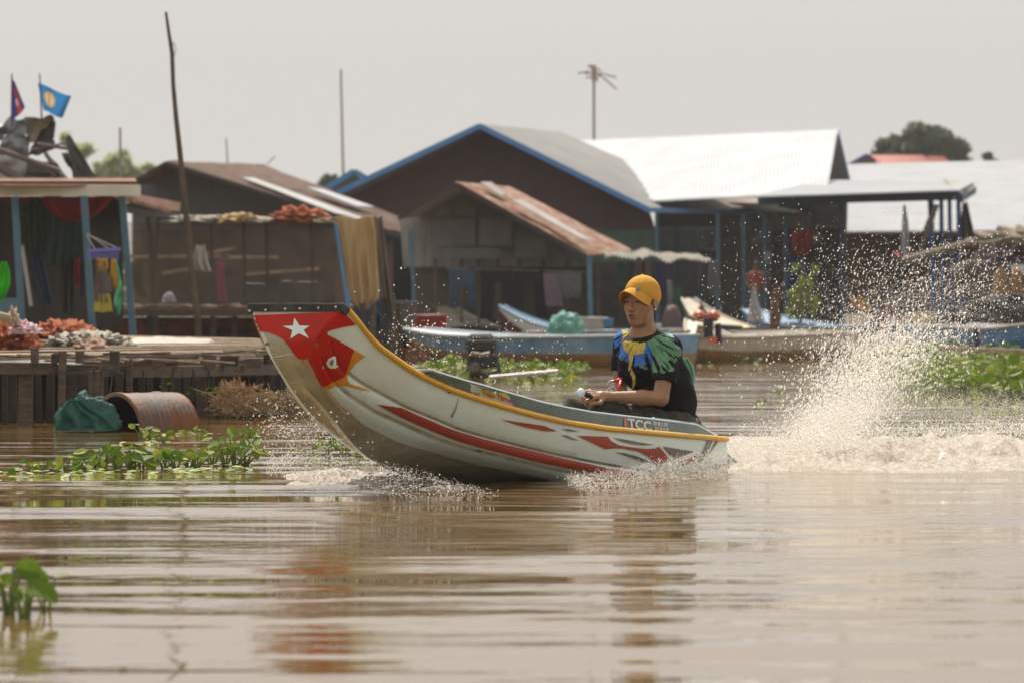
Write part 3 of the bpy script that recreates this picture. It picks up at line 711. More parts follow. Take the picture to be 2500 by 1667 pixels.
for pts,c_ in [(([(510,470),(650,470),(650,620),(620,700),(640,800),(570,800),(560,740),(520,640)]),green),
             (([(515,560),(600,545),(640,640),(640,820),(540,760),(515,640)]),blue),
             (([(640,700),(860,640),(845,830),(700,850),(640,800)]),blue),
             (([(590,540),(640,560),(700,640),(790,640),(770,740),(700,750),(640,740),(600,700)]),yellow),
             (([(820,470),(940,500),(1010,570),(1100,720),(1090,760),(1050,800),(1025,895),(975,892),(935,912),(900,900),(850,905),(828,890),(850,800),(840,700),(790,640),(840,590)]),green),
             (([(950,535),(1010,575),(1060,640),(1085,700),(1060,700),(1000,600)]),(.32,.42,.72)),  # shoulder highlight, light painted into the shirt colour
             (([(720,830),(810,860),(800,880),(740,860)]),green),
             (([(625,660),(690,660),(680,780),(665,860),(700,930),(700,1000),(682,1050),(668,1040),(680,980),(668,930),(640,880),(650,780)]),yellow)]:
    m_=inpoly(Z1(pts)); base[m_]=c_; has|=m_
cx,cy=1560,800
ang=np.arctan2(py-cy,px-cx); rad=np.hypot(px-cx,py-cy)
st_=np.array([noise.noise(Vector((a*11,r*.018,3))) + .5*noise.noise(Vector((a*26,r*.03,9))) for a,r in zip(ang,rad)])
keep=has&(st_>-.38+.30*np.clip((rad-55)/60,0,1))
front=V[:,1]<D0+.20
keep&=front
shd=np.array([1+.55*noise.noise(Vector((a*34,r*.05,1))) for a,r in zip(ang,rad)])
col[keep]=base[keep]*shd[keep][:,None]
dist=np.abs((V-np.array(cx_))@np.array(pn)); rc=np.sqrt(((V-np.array(cx_))**2).sum(1))
col[(rc<.112)&(dist<.030)]=(.012,.012,.013)
sh=npmesh('t_shirt',V,Q,mat('shirt_cotton',(1,1,1),.9,(.8,.8,.8),60,attr='Col',bump=.002,bscale=45,spec=.2),parent=proot); setcol(sh,np.clip(col,0,1)); sh.modifiers.new('s','SMOOTH').iterations=2
# trousers
T=SDF((min(Ra.x,La.x)-.12,HC.y-.55,.01),(Ls.x+.2,HC.y+.42,.5),.005)
T.cone(pel,Lh,.125,.118,.05); T.cone(pel,Rh,.125,.118,.05); T.cone(Lh,Lk,.105,.070,.03); T.cone(Rh,Rk,.105,.068,.03)
T.cone(Lk,La,.070,.058,.02); T.cone(Rk,Ra,.068,.058,.02)
ax=[T.lo[k]+T.h*np.arange(T.n[k],dtype=np.float32) for k in range(3)]; X,Y,Z=np.meshgrid(*ax,indexing='ij',sparse=True)
T.g=(T.g+.004*np.sin(45*X+30*Z+3*np.sin(20*Y+9*X))+.003*np.sin(80*X-60*Z+20*Y)).astype(np.float32)
V,Q=T.mesh(); tr_=npmesh('trousers',V,Q,mat('trouser_denim',(.030,.027,.022),.9,(.085,.070,.050),7,(1,1,1),.003,60,contrast=(.45,.75)),parent=proot); tr_.modifiers.new('s','SMOOTH').iterations=2
# steering lever of the motor, held in his hand
lv=MB(); k0=J(1418,958,-.40); k1_=J(1436,964,-.37)
silver=mat('knob_bright_plastic',(.70,.73,.80),.18,coat=.6); blackp=mat('lever_black',(.015,.015,.016),.4)
kn=MB(); g=[]
for i in range(13):
    t=math.pi*i/12; g.append([k0+Vector((.021*math.sin(t)*math.cos(a),.021*math.sin(t)*math.sin(a),.023*math.cos(t))) for a in [k*math.pi/10 for k in range(21)]])
kn.grid(g)
lever=lv; lever.tube([k0,k1_,J(1470,985,-.20),J(1560,1030,.05)],[.014,.012,.011,.011]); lo2=lever.build('steering_lever',blackp,root,True); kn.build('knob',silver,lo2,True)
rg=MB(); c_=J(1494,958,-.05); rg.tube([c_+Vector((.024*math.cos(t),.01*math.sin(t),.027*math.sin(t))) for t in [k*math.pi/10 for k in range(21)]],.006,n=8); rg.tube([c_+Vector((-.03,.02,.02)),c_+Vector((-.01,.02,.055)),c_+Vector((.03,.02,.06))],.006)
rg.tube([c_+Vector((0,.0,0)),c_+Vector((.0,.12,.0))],.022); rg.build('throttle_ring',mat('ring_metal',(.45,.45,.43),.3,metal=.7),root,True)
rb_=MB(); rb_.tube([J(1506,968,-.10),J(1516,928,-.06)],.008); rb_.tube([J(1499,930,-.04),J(1519,925,-.04)],.009); rb_.build('throttle_grip',mat('grip_red',(.55,.02,.015),.35),root,True)
# the bag at his back
bg_=cloth([(872,1664,1678),(890,1668,1692),(905,1672,1696),(935,1678,1697),(950,1684,1694)],F/(D0+.15),.006,2,1,8,8); bo=bg_.build('shoulder_bag',mat('bag_pale_green',(.16,.36,.27),.8,(.30,.45,.36),20,trans=.3)); tag(bo,'pale green bag hanging at the back of the man in the mustard cap','bag')
# ---------------------------------------------------------------- palette of the village
rust=mat('rusty_sheet',(.075,.038,.028),.8,(.16,.095,.072),4.0,(1,.5,2.2),.004,20,metal=.1)
rust2=mat('orange_rusty_sheet',(.23,.095,.05),.65,(.36,.25,.19),5.0,(1,.5,2.2),metal=.1,contrast=(.42,.6))
pale=mat('pale_zinc_sheet',(.42,.42,.42),.4,(.30,.29,.29),2,metal=.15)
white_roof=mat('white_painted_zinc',(.50,.52,.55),.4,(.42,.44,.47),1.2,metal=.2)
grey_roof=mat('grey_fibre_sheet',(.24,.24,.24),.7,(.19,.19,.192),1.4)
ltgrey=mat('light_zinc_sheet',(.36,.37,.40),.55,(.29,.30,.33),1.2,metal=.1)
bluep=mat('blue_paint',(.085,.25,.52),.5,(.07,.20,.42),3)
bluepost=mat('dull_blue_paint',(.08,.17,.235),.55,(.06,.12,.17),5)
wood=mat('weathered_wood',(.135,.10,.072),.85,(.06,.046,.036),9,(1,1,4))
wood_w=mat('sun_bleached_wood',(.40,.31,.215),.85,(.20,.15,.105),7)
wood_d=mat('dark_wet_wood',(.028,.021,.016),.75,(.06,.046,.036),8)
greyboard=mat('grey_boarding',(.19,.19,.195),.85,(.32,.31,.29),4,(3,1,.6))
maroon=mat('maroon_sheet_wall',(.135,.072,.064),.75,(.11,.060,.055),3)
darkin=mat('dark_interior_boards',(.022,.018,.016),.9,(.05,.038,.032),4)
greenw=mat('green_board_wall',(.085,.15,.10),.8,(.065,.11,.08),5)
brownw=mat('brown_sheet_wall',(.19,.10,.068),.75,(.15,.080,.056),3,(4,1,.5))
net_m=mat('fishing_net',(.11,.088,.066),.9,(.19,.155,.115),30,(1,1,1),alpha=.42,trans=.2)
orange_net=mat('orange_net',(.46,.125,.045),.95,(.24,.08,.04),14,(1,1,1),.035,45)
white_net=mat('white_net',(.50,.47,.40),.95,(.30,.27,.22),10,(1,1,1),.035,45)
def T(name,obj_mb,m,label,cat,group=None,smooth=False):
    o=obj_mb.build(name,m,None,smooth); return tag(o,label,cat,group)
def part(mb,name,m,par,smooth=False,label=None): return mb.build(name,m,par,smooth,label)
def cl(name,rows,s,m,label,cat='laundry',group=None,fold=.02,nf=4,seed=0):
    return T(name,cloth(rows,s,fold,nf,seed),m,label,cat,group,True)
def fab(n,c,c2=None,tr=.25): return mat('fabric_'+n,c,.9,c2 or tuple(x*.8 for x in c),9,trans=tr)
# ---- left house with the long rusty roof
h=thing('house',P(640,745,128),'dark gabled shed with a long rusty brown roof behind the net pen','house')
part(wall([(322,449),(405,399),(943,566),(1000,600),(1000,748),(322,748)],128,.1),'wall',mat('charcoal_sheet_wall',(.10,.10,.105),.75,(.08,.08,.086),3,(6,1,.5)),h)
part(wall([(715,560),(1002,602),(1002,760),(322,760),(322,560)],128.6,.05),'lower_wall',maroon,h)
roof=part(corr((405,395,130),(645,402,121),(1108,583,124),(943,561,130),46,.013,wob=.05),'roof',rust,h)
b=MB(); g=[]
for i,(t0,t1) in enumerate(((.30,.98),)): 
    A_=[P(592,440,129),P(618,440,128.2),P(905,545,129),P(868,546,130)]
    b.prism([q+Vector((0,-.02,.05)) for q in A_],(0,.005,-.02))
part(b,'roof_sheet',pale,roof,label='pale strip of newer sheet on the rusty roof')
b=MB(); A_=[P(748,464,126),P(790,470,125.5),P(915,513,125.5),P(870,511,126.3)]; b.prism([q+Vector((0,-.02,.06)) for q in A_],(0,.005,-.02)); part(b,'roof_sheet',ltgrey,roof,label='bright patch on the rusty roof')
part(corr((405,395,130),(645,402,121),(565,455,121),(316,448,130),30,.012),'roof',rust,h)
b=MB(); b.beam(P(316,450,130.5),P(405,398,130.5),.05,.06); b.beam(P(405,398,130.5),P(943,564,130.5),.05,.07); part(b,'rake_board',wood_d,h)
b=MB(); b.beam(P(943,570,130),P(1106,590,124),.05,.07); part(b,'eave_beam',wood_d,h)
# ---- awning with tiles beside the porch
h=thing('awning',P(370,740,175),'small rusty tiled awning on dark posts right of the blue-post porch','awning')
part(corr((285,478,205),(300,470,190),(440,497,176),(438,522,182),12,.02,.03),'roof',rust2,h)
b=MB(); b.beam(P(290,505,200),P(438,527,182),.05,.12); part(b,'beam',wood_d,h)
for x0,x1 in ((388,368),(360,378)): part(bar((x0,530,182),(x1,742,182),.035),'post',wood_d,h)
# ---- porch hut with blue posts
h=thing('porch_hut',P(150,810,216),'blue-post porch with a white fascia board at the left edge','hut')
part(corr((-40,436,196),(330,436,190),(338,452,215),(-40,450,218),60,.012,.02),'roof',rust2,h)
part(rect(-30,452,343,479,216,.03),'fascia_board',mat('fascia_weathered_white',(.70,.68,.62),.6,(.55,.50,.43),2,(1,1,1)),h)
b=MB(); b.beam(P(-30,446,217),P(338,447,217),.05,.035); part(b,'rust_edge',rust,h)
for (x0,y0,x1,y1,s) in ((36,480,54,800,216),(205,480,226,812,216),(298,480,325,820,214),(6,500,20,740,196)):
    b=MB(); b.beam(P(x0,y0,s),P(x1,y1,s),.075,.075); part(b,'post',bluepost,h)
part(rect(-20,728,46,782,214,.3),'counter',mat('counter_blue_grey',(.10,.19,.24),.6),h)
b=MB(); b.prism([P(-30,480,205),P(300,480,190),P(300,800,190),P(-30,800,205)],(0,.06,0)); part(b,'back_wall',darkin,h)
# hanging goods under the porch
cl('drape',[(481,95,278),(500,108,262),(520,125,243),(537,150,212),(542,165,200)],210,fab('red',(.30,.025,.018),(.22,.02,.015)),'red cloth slung in a sagging arc under the white fascia','cloth',None,.05,3)
cl('drape',[(481,0,90),(492,8,70),(500,20,52)],211,fab('darkred',(.22,.022,.015)),'short dark red cloth strip under the fascia at the left edge','cloth')
cl('net_curtain',[(484,48,135),(560,50,135),(622,52,132)],208,mat('green_black_mesh',(.012,.018,.014),.95,(.04,.06,.04),22),'black and green patterned mesh hanging beside the first blue post','curtain',None,.02,6)
cl('net_curtain',[(484,122,215),(560,120,214),(640,108,205),(650,112,200)],209,mat('dark_green_shade',(.022,.042,.032),.95,(.03,.06,.045),12),'dark green shade cloth hanging between two blue posts','curtain',None,.03,5)
cl('jeans',[(590,66,96),(650,76,110),(735,96,130),(742,100,132)],207,fab('denim',(.045,.07,.13),(.03,.05,.10),.1),'dark blue cloth leaning beside the white pole in the porch','laundry',None,.03,3)
T('white_pole',bar((54,600,209),(76,748,209),.022),mat('white_plastic_pipe',(.48,.47,.47),.5),'white pipe leaning behind the first blue post','pipe')
for i,(x0,x1,y1,c,c2,lb) in enumerate(((150,170,765,(.06,.05,.02),(.03,.03,.02),'olive brown scarf in the row of dark laundry'),(168,182,770,(.012,.012,.013),(.02,.02,.02),'black shirt in the row of dark laundry'),(180,196,700,(.32,.012,.015),(.2,.01,.01),'bright red garment beside the black shirt'),(192,206,725,(.09,.03,.06),(.06,.02,.04),'dark purple garment beside the middle blue post'))):
    cl('garment',[(632,x0+3,x1-2),(680,x0,x1),(y1,x0+4,x1-4)],209+i*.5,fab('g%d'%i,c,c2,.1),lb,'laundry','laundry hung under the porch',.03,2,i)
hg=thing('clothes_hanger',P(257,625,222),'violet plastic clip hanger with white cords beside the middle blue post','hanger')
b=MB(); b.beam(P(216,613,222),P(294,608,222),.05,.035); b.beam(P(220,622,222),P(290,617,222),.02,.02); part(b,'frame',mat('hanger_violet',(.16,.16,.50),.5),hg)
for a_,b_ in (((212,570),(270,610)),((212,572),(290,608)),((212,576),(234,612))): part(bar(a_+(222,),b_+(222,),.006,n=5),'cord',mat('cord_white',(.45,.42,.38),.8),hg)
for i in range(11):
    x=216+i*7; b=MB(); b.beam(P(x,617,222),P(x+1,633,222),.012,.02); part(b,'peg',MATS['hanger_violet'],hg)
for rows,c,lb in (([(636,236,243),(690,232,254),(738,229,262)],(.20,.14,.14),'mauve socks clipped under the violet hanger'),
    ([(636,247,256),(680,248,268),(712,252,276)],(.26,.22,.21),'grey cloth clipped under the violet hanger'),
    ([(632,236,262),(650,234,264),(662,240,260)],(.55,.32,.03),'yellow scrap at the top of the violet hanger'),
    ([(634,272,282),(670,270,290),(705,280,290)],(.58,.36,.03),'bright yellow shirt clipped at the right of the violet hanger'),
    ([(718,232,268),(762,228,276)],(.42,.37,.06),'olive yellow skirt hanging lowest under the violet hanger'),
    ([(636,280,286),(690,286,296),(735,278,300),(768,286,293)],(.07,.20,.13),'green and white striped cloth at the right end of the violet hanger')):
    cl('garment',rows,221,mat('fabric_%s'%lb[:6],c,.9,tuple(min(1,x*(1.25 if 'striped' not in lb else 5)) for x in c),12,(4,1,.6),trans=.3),lb,'laundry','laundry on the clip hanger',.02,3,len(lb))
cl('plastic_bag',[(641,4,16),(660,-12,24),(690,-14,25),(715,-10,18),(735,0,8)],225,mat('bright_green_plastic',(.10,.62,.02),.35,(.05,.42,.01),7,trans=.45),'bright green plastic bag hanging at the left edge','bag',None,.05,3)
# ---- torn roof above the porch
h=thing('torn_roof',P(110,440,190),'crumpled torn grey roof sheets above the porch','roof wreck')
dk=mat('torn_dark_sheet',(.055,.055,.057),.6,(.10,.10,.105),3); gy=mat('torn_grey_sheet',(.22,.235,.245),.5,(.14,.15,.16),3); bw=mat('torn_brown_beam',(.13,.10,.09),.8)
def sheet(pts,s,d,m,crm=.12,name='sheet'):
    A_=[P(x,y,s+ds) for x,y,ds in pts]; g=[]
    for i in range(9):
        row=[]
        for j in range(9):
            q=(A_[0].lerp(A_[1],j/8)).lerp(A_[3].lerp(A_[2],j/8),i/8); k=noise.noise(Vector((i*.37,j*.37,d)))*crm; row.append(q+Vector((0,k,k*.8)))
        g.append(row)
    b=MB(); b.grid(g); b.grid([[q+Vector((0,.02,-.015)) for q in r] for r in g],None,True); part(b,name,m,h,True)
sheet([(60,286,0),(132,288,0),(92,345,-12),(48,330,0)],192,1,gy); sheet([(-10,300,0),(60,290,0),(70,340,0),(-10,345,0)],193,2,gy,.2); sheet([(10,335,0),(85,330,0),(60,380,0),(-10,372,0)],194,3,gy,.15)
sheet([(130,288,0),(136,300,0),(128,360,0),(70,365,0)],190,4,dk,.1); sheet([(98,340,0),(134,345,0),(132,362,0),(60,385,0)],191,5,dk,.08)
sheet([(160,330,0),(172,334,0),(238,442,0),(178,442,0)],189,6,dk,.06); sheet([(166,328,0),(174,334,0),(240,442,0),(230,443,0)],188.5,7,bw,.02); sheet([(150,372,0),(172,376,0),(190,430,0),(165,405,0)],189.5,8,dk,.1)
sheet([(-10,372,0),(70,366,0),(60,442,0),(-10,442,0)],188,9,mat('torn_pale_sheet',(.40,.40,.40),.5,(.25,.25,.25),3),.15); sheet([(48,385,0),(140,400,0),(155,442,0),(48,442,0)],187,10,dk,.1); sheet([(104,370,0),(116,372,0),(166,435,0),(150,442,0)],186.5,11,mat('torn_yellowish',(.36,.36,.30),.6),.03)
for a_,b_,r_ in (((-20,360),(145,418),.035),((-20,395),(52,442),.06),((90,352),(165,364),.02),((80,366),(160,350),.015),((95,402),(135,430),.02)):
    b=MB(); b.tube([P(*a_,194.5),P(*b_,194.5)],r_); part(b,'beam',bw,h)
# ---- flags
def flag(pole,pts,s,m,label,emb=None,nx=24,ny=16,amp=.04):
    fl=thing('flag',P(pole[1][0],pole[1][1],s),label,'flag','flags on the torn roof'); part(bar(pole[0]+(s,),pole[1]+(s,),.008,.011),'pole',mat('flag_pole',(.07,.05,.06),.6),fl)
    A_=[P(x,y,s) for x,y in pts]; g=[]
    mb=MB()
    for i in range(ny+1):
        row=[]
        for j in range(nx+1):
            q=(A_[0].lerp(A_[1],j/nx)).lerp(A_[3].lerp(A_[2],j/nx),i/ny); q.y+=amp*math.sin(j/nx*9+i/ny*2)*(j/nx+.1); q.z+=.35*amp*math.sin(j/nx*5+1)*(1 if i in (0,ny) else .6); row.append(q)
        g.append(row)
    vs=[q for r in g for q in r]; nc=nx+1
    for i in range(ny):
        for j in range(nx):
            mm=m[0]
            if emb: mm=emb((j+.5)/nx,(i+.5)/ny) or m[0]
            mb.add([vs[i*nc+j],vs[i*nc+j+1],vs[(i+1)*nc+j+1],vs[(i+1)*nc+j]],[(0,1,2,3)],mm)
    o=mb.build('cloth',None,fl)
fb=mat('flag_sky_blue',(.035,.22,.50),.8,(.03,.18,.42),6,trans=.45); fy=mat('flag_gold',(.55,.36,.08),.8,trans=.45); fw=mat('flag_white',(.6,.58,.52),.8,trans=.4)
def emb1(u,v):
    d=math.hypot((u-.34)/.20,(v-.47)/.30)
    if d<1: 
        if d>.72: return fy
        return fy if abs(u-.34)<.03 else fw
    return None
flag(((97,180),(102,296)),[(92,205),(174,234),(154,288),(106,272)],196,[fb],'sky blue flag with a round gold and white emblem',emb1)
fr=mat('flag_red',(.40,.05,.03),.8,trans=.45); fn=mat('flag_navy',(.035,.04,.22),.8,trans=.4)
flag(((29,180),(30,310)),[(27,190),(34,196),(62,262),(26,302)],196,[fr],'limp blue and red striped flag hanging at its pole',lambda u,v: fn if (u<.52 or v<.22 and u>.6 or u>.80) else (fw if .45<u<.62 and .55<v<.75 else fr),amp=.03)
# ---- tall bamboo pole and thin masts
b=MB(); pts=[(405,30),(412,80),(420,130),(423,210),(430,290),(440,380),(449,470),(459,570),(470,680),(480,760),(486,832)]
b.tube([P(x,y,214) for x,y in pts],[.017,.020,.025,.025,.029,.032,.035,.038,.040,.040,.040],n=10)
for x,y in ((418,112),(424,228),(431,300),(444,420),(456,545)): b.tube([P(x-4,y+1,213.5),P(x+5,y-3,213.5)],.012,n=6)
b.tube([P(421,105,213),P(427,107,213),P(429,125,213),P(424,140,213)],.004,n=4)
T('bamboo_pole',b,mat('bamboo_brown',(.065,.048,.032),.75,(.12,.09,.058),6),'tall crooked bamboo pole rising from the dock far above the roofs','pole',None,True)
for i,(x0,y0,x1,y1,s,r,lb) in enumerate(((293,312,295,450,150,.022,'thin grey mast behind the porch roof'),(552,338,556,402,110,.018,'short faint mast above the rusty brown roof'),(832,170,838,428,100,.03,'tall thin pale mast left of the big blue-trimmed gable'),(651,402,672,382,120,.012,'small bent twig on the rusty brown roof ridge'))):
    T('mast',bar((x0,y0,s),(x1,y1,s),r*.8,r),mat('mast_grey',(.26,.245,.235),.7),lb,'mast','thin masts among the roofs')
# ---- raised walkway behind the dock
h=thing('walkway',P(600,860,188),'raised plank walkway on posts under the net pen','walkway')
b=MB(); zz=.72
for i in range(56):
    x0=205+i*12.6; s0=188; a_=P(x0,748+random.uniform(-3,3),s0); b.box(a_+Vector((0,1.2,0)),(.062,2.6,.02),None,Matrix.Rotation(random.uniform(-.02,.02),3,'Z'))
part(b,'deck',wood_w,h)
b=MB(); b.beam(P(200,764,189),P(960,766,189),.06,.09); part(b,'beam',wood,h)
for i,x in enumerate((255,365,380,480,520,572,750,795,828,890,910,950)):
    b=MB(); b.beam(P(x,762,188.5),P(x+random.uniform(-2,2),884,188.5),.07,.07); part(b,'post',wood_d if i%2 else wood,h)
b=MB(); b.prism([P(200,775,180),P(960,775,180),P(960,870,180),P(200,870,180)],(0,.05,0)); part(b,'skirt',mat('skirt_brick_cloth',(.22,.075,.04),.95,(.035,.025,.022),2.4,(1,1,2),contrast=(.42,.6)),h)
T('stick',bar((654,742,200),(648,835,200),.018),wood,'slim upright stick beside the tall bamboo pole','stick')
# ---- net pen
h=thing('net_pen',P(560,745,184),'brown fishing net pen with loose nets heaped on its roof','net pen')
for x0,x1 in ((300,296),(515,520),(595,598),(650,655),(760,765),(840,852)):
    part(bar((x0,542,186),(x1,745,186),.02),'post',wood_d if x0!=840 else bluep,h)
for (x0,y0,x1,y1) in ((295,627,560,626),(540,628,680,628),(395,668,470,655),(600,670,780,656),(500,620,575,605)):
    b=MB(); b.beam(P(x0,y0,178),P(x1,y1,178),.03,.045); part(b,'rail',wood_w,h)
b=MB(); g=[]
for i in range(18):
    v=i/17; row=[]
    for j in range(70):
        u=j/69; x=392+(845-392)*u if True else 0; x=288+(848-288)*u
        top=540+6*math.sin(u*15)+4*noise.noise(Vector((u*9,0,1))); bot=742-8*u+5*noise.noise(Vector((u*7,3,2)))
        q=P(x,top+(bot-top)*v,187); q.y+=.12*noise.noise(Vector((u*12,v*4,5)))+.05*math.sin(u*60+v*3)*(1-v)
        row.append(q)
    g.append(row)
b.grid(g); part(b,'net',net_m,h,True)
for x0,x1,yt,m_,sd_ in ((395,560,528,white_net,1),(530,640,522,mat('ochre_net',(.38,.25,.10),.95,(.25,.18,.10),12),2),(560,700,532,white_net,5),(660,800,508,orange_net,3),(740,850,532,mat('tan_net',(.36,.29,.20),.95,(.22,.17,.12),10),4)):
    part(mound(x0,x1,yt,545,186,.5,sd_,.3),'net_heap',m_,h,True)
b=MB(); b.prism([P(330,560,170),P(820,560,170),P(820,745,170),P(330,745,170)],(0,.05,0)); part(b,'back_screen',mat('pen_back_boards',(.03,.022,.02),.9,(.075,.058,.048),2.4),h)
for i,(x0,x1,y0) in enumerate(((586,655,694),(678,722,688),(716,786,690))):
    b=MB(); s=180; c0_=P((x0+x1)/2,735,s); w_=(x1-x0)/s; hh_=(735-y0)/s
    b.tube([P(x0,740,s),P(x0+3,y0+8,s),P(x0+12,y0,s),P(x1-12,y0,s),P(x1-3,y0+8,s),P(x1,740,s)],.012); b.prism([P(x0+4,y0+8,s),P(x0+12,y0+3,s),P(x1-12,y0+3,s),P(x1-4,y0+8,s),P(x1-4,728,s),P(x0+4,728,s)],(0,.02,0)); b.box(c0_+Vector((0,-.2,.02)),(w_*.95,.4,.03))
    T('chair',b,mat('chair_dark_metal',(.045,.045,.048),.5),['dark low-backed chair at the left behind the net','dark chair half hidden between two others behind the net','dark chair with a rounded pale-edged back at the right behind the net'][i],'chair','dark chairs behind the net')
cl('shirt',[(600,478,500),(640,472,508),(662,480,516),(664,496,517)],192,fab('w1',(.52,.49,.46)),'white rag hanging beside the tall bamboo pole','rag',None,.03,2)
cl('towel',[(640,528,548),(700,530,548),(738,532,556)],176,fab('pink1',(.42,.09,.20)),'pink towel hanging inside the net pen','laundry',None,.02,2)
cl('garment',[(640,312,350),(700,314,350),(726,345,362)],174,fab('blk1',(.015,.014,.015)),'black trousers hanging behind the right blue post','laundry')
T('bundle',mound(398,428,716,738,178,.15,8,.3),mat('bundle_blue_white',(.30,.36,.55),.8,(.5,.45,.45),20),'blue and white bundle on the walkway behind the awning post','bundle',None,True)
# ---- tan cloth on the blue post
cl('blanket',[(531,820,912),(560,828,918),(680,846,924),(726,852,927),(748,866,905),(762,884,890)],205,mat('fabric_tan',(.42,.30,.15),.9,(.55,.43,.26),4,(3,1,.4),trans=.35),'long tan blanket hanging from the corner of the net pen','blanket',None,.05,4)
cl('blanket',[(530,912,933),(600,918,942),(680,930,950),(745,942,958),(790,952,960)],204,mat('fabric_greytan',(.24,.21,.17),.9,(.17,.14,.12),5,(3,1,.4),trans=.3),'narrow grey cloth hanging right of the tan blanket','blanket',None,.04,2)
b=MB(); b.beam(P(820,545,206),P(850,752,206),.035,.035); T('blue_post',b,bluep,'leaning blue post at the left edge of the tan blanket','post')
cl('tarpaulin',[(738,858,930),(760,868,948),(800,882,955),(812,886,930)],200,mat('tarp_blue',(.05,.12,.24),.8,(.03,.07,.13),5,trans=.2),'crumpled blue tarpaulin hanging below the tan blanket','tarpaulin',None,.06,4)
for i,(x0,x1,yt) in enumerate(((885,889,740),(912,906,735),(935,945,728),(958,962,722),(972,975,742))):
    b=MB(); b.tube([P(x0,yt,206-i),P(x1,870,206-i)],[.035,.045]); T('mooring_post',b,wood if i%2 else wood_d,['thick dark mooring post below the blue tarpaulin','brown mooring post behind the prow rail','pale leaning mooring post under the grey cloth','dark mooring post beside the bucket','slim mooring post nearest the red basin'][i],'post','mooring posts between the two houses')
b=MB(); c_=P(985,768,190); g=[[c_+Vector((r_*math.cos(a),r_*math.sin(a),z)) for a in [k*math.pi/8 for k in range(17)]] for z,r_ in ((-.14,.13),(.14,.17),(.15,.185),(.17,.185),(.165,.165))]; b.grid(g); T('bucket',b,mat('bucket_grey',(.10,.11,.13),.6),'grey bucket standing beside the mooring posts','bucket',None,True)
# ---- lower dock
h=thing('dock',P(330,1050,388),'low weathered plank dock along the water at the left','dock')
zD=.45
def DK(px,py): return W(px,py,zD)
b=MB(); 
for i in range(38):
    v0=i/38; v1=(i+.86)/38
    def rowp(u,v):
        yl=868+(812-868)*v; yr=851+(828-851)*v; xr=716+(650-716)*v
        return W(-60+(xr+60)*u, yl+(yr-yl)*u, zD)
    jz=Vector((0,0,random.uniform(-.012,.012))); ex=random.uniform(.93,1.0)
    b.prism([rowp(0,v0)+jz,rowp(ex,v0)+jz,rowp(ex,v1)+jz,rowp(0,v1)+jz],(0,0,-.025))
part(b,'deck',wood_w,h)
beamy=[(-60,882,373),(140,884,372),(290,886,370),(430,887,358),(560,884,340),(715,881,318)]
for (a_,b_) in zip(beamy[:-1],beamy[1:]):
    q=MB(); y0=18+random.uniform(-3,3); q.beam(P(a_[0],a_[1]+y0,a_[2]+1),P(b_[0],b_[1]+y0,b_[2]+1),.09,.075); part(q,'beam',wood,h)
q=MB(); q.beam(P(-60,905,366),P(700,900,312),.06,.05); part(q,'beam',wood_d,h)
for i in range(26):
    x=-20+i*28+random.uniform(-7,7); s=372-58*max(0,(x-300)/400)+random.uniform(-6,4); wd=random.choice((.04,.05,.07,.09))
    q=MB(); q.beam(P(x,900+random.uniform(-45,15) if i%3==0 else 908,s),P(x+random.uniform(-5,5),720+.88*s,s),wd,wd); part(q,'post',wood_d if i%3 else wood,h)
q=MB(); q.prism([P(-60,905,335),P(700,895,300),P(700,985,300),P(-60,1010,335)],(0,.04,0)); part(q,'skirt',mat('dock_shadow_boards',(.018,.013,.010),.95,(.04,.028,.02),5,(4,1,.5)),h)  # dark sheet standing in for the shade under the dock
# short cross blocks and fenders on the edge
for i,(x,y,w_,hh_) in enumerate(((85,862,.045,.10),(135,868,.045,.06),(195,865,.05,.08),(280,868,.06,.09),(390,868,.09,.07),(420,875,.09,.08),(512,882,.09,.09),(560,880,.13,.08),(620,888,.12,.07))):
    q=MB(); c_=P(x,y+6-10*max(0,(x-300)/400),374-44*max(0,(x-300)/400)); q.box(c_,(w_,.09,hh_)); part(q,'block',wood_d if i%2 else wood,h)
for i in range(22):
    x=10+i*31+random.uniform(-12,12); y=random.uniform(858,884); L_=random.uniform(60,170); y-=14*max(0,(x-350)/350); s=random.uniform(366,374)-40*max(0,(x-350)/350)
    q=MB(); q.tube([P(x,y,s),P(x+L_*.5,y+random.uniform(-3,5),s-2),P(min(712,x+L_),y+random.uniform(-6,10),s-5)],.008,n=6); o=q.build('stick',wood_w if i%2 else wood); tag(o,'thin bleached stick lying among others along the edge of the dock','stick','sticks along the dock edge')
for i,x in enumerate((228,246,270,420,470,508)):
    q=MB(); s=377-44*max(0,(x-300)/400); q.tube([P(x,898,s),P(x+3,925,s-.5),P(x-1,955,s),P(x+1,970+8*(i%3),s)],.006,n=5); tag(q.build('rope',mat('rope_dark',(.05,.045,.04),.9)),'dark frayed rope end hanging over the dock edge','rope','rope ends on the dock edge')
# heaps on the dock
T('net_pile',mound(-60,96,788,858,330,.6,11,.18,60,30,7),orange_net,'rust orange net pile at the left end of the dock','net pile',None,True)
T('net_pile',mound(70,240,786,848,280,1.4,12,.2,60,30,7),orange_net,'long orange brown net pile in the middle of the dock','net pile',None,True)
T('net_pile',mound(95,330,812,860,318,.8,13,.2,60,30,8),white_net,'dirty white net spread in front of the orange net pile','net pile',None,True)
T('net_pile',mound(185,265,825,862,330,.4,14,.3),mat('brown_net',(.24,.13,.09),.95,(.35,.27,.2),16),'small brown and white net bundle beside the dirty white net','net pile',None,True)
T('tarpaulin',mound(230,560,824,852,290,1.2,15,.10),mat('tarp_pale_grey',(.44,.41,.36),.8,(.34,.30,.25),3),'flat pale grey tarpaulin lying on the dock','tarpaulin',None,True)
T('string_bundle',mound(25,95,788,815,336,.2,16,.3),mat('pink_white_string',(.5,.22,.28),.9,(.6,.55,.6),30),'bundle of pink and white string on the orange net pile','string')
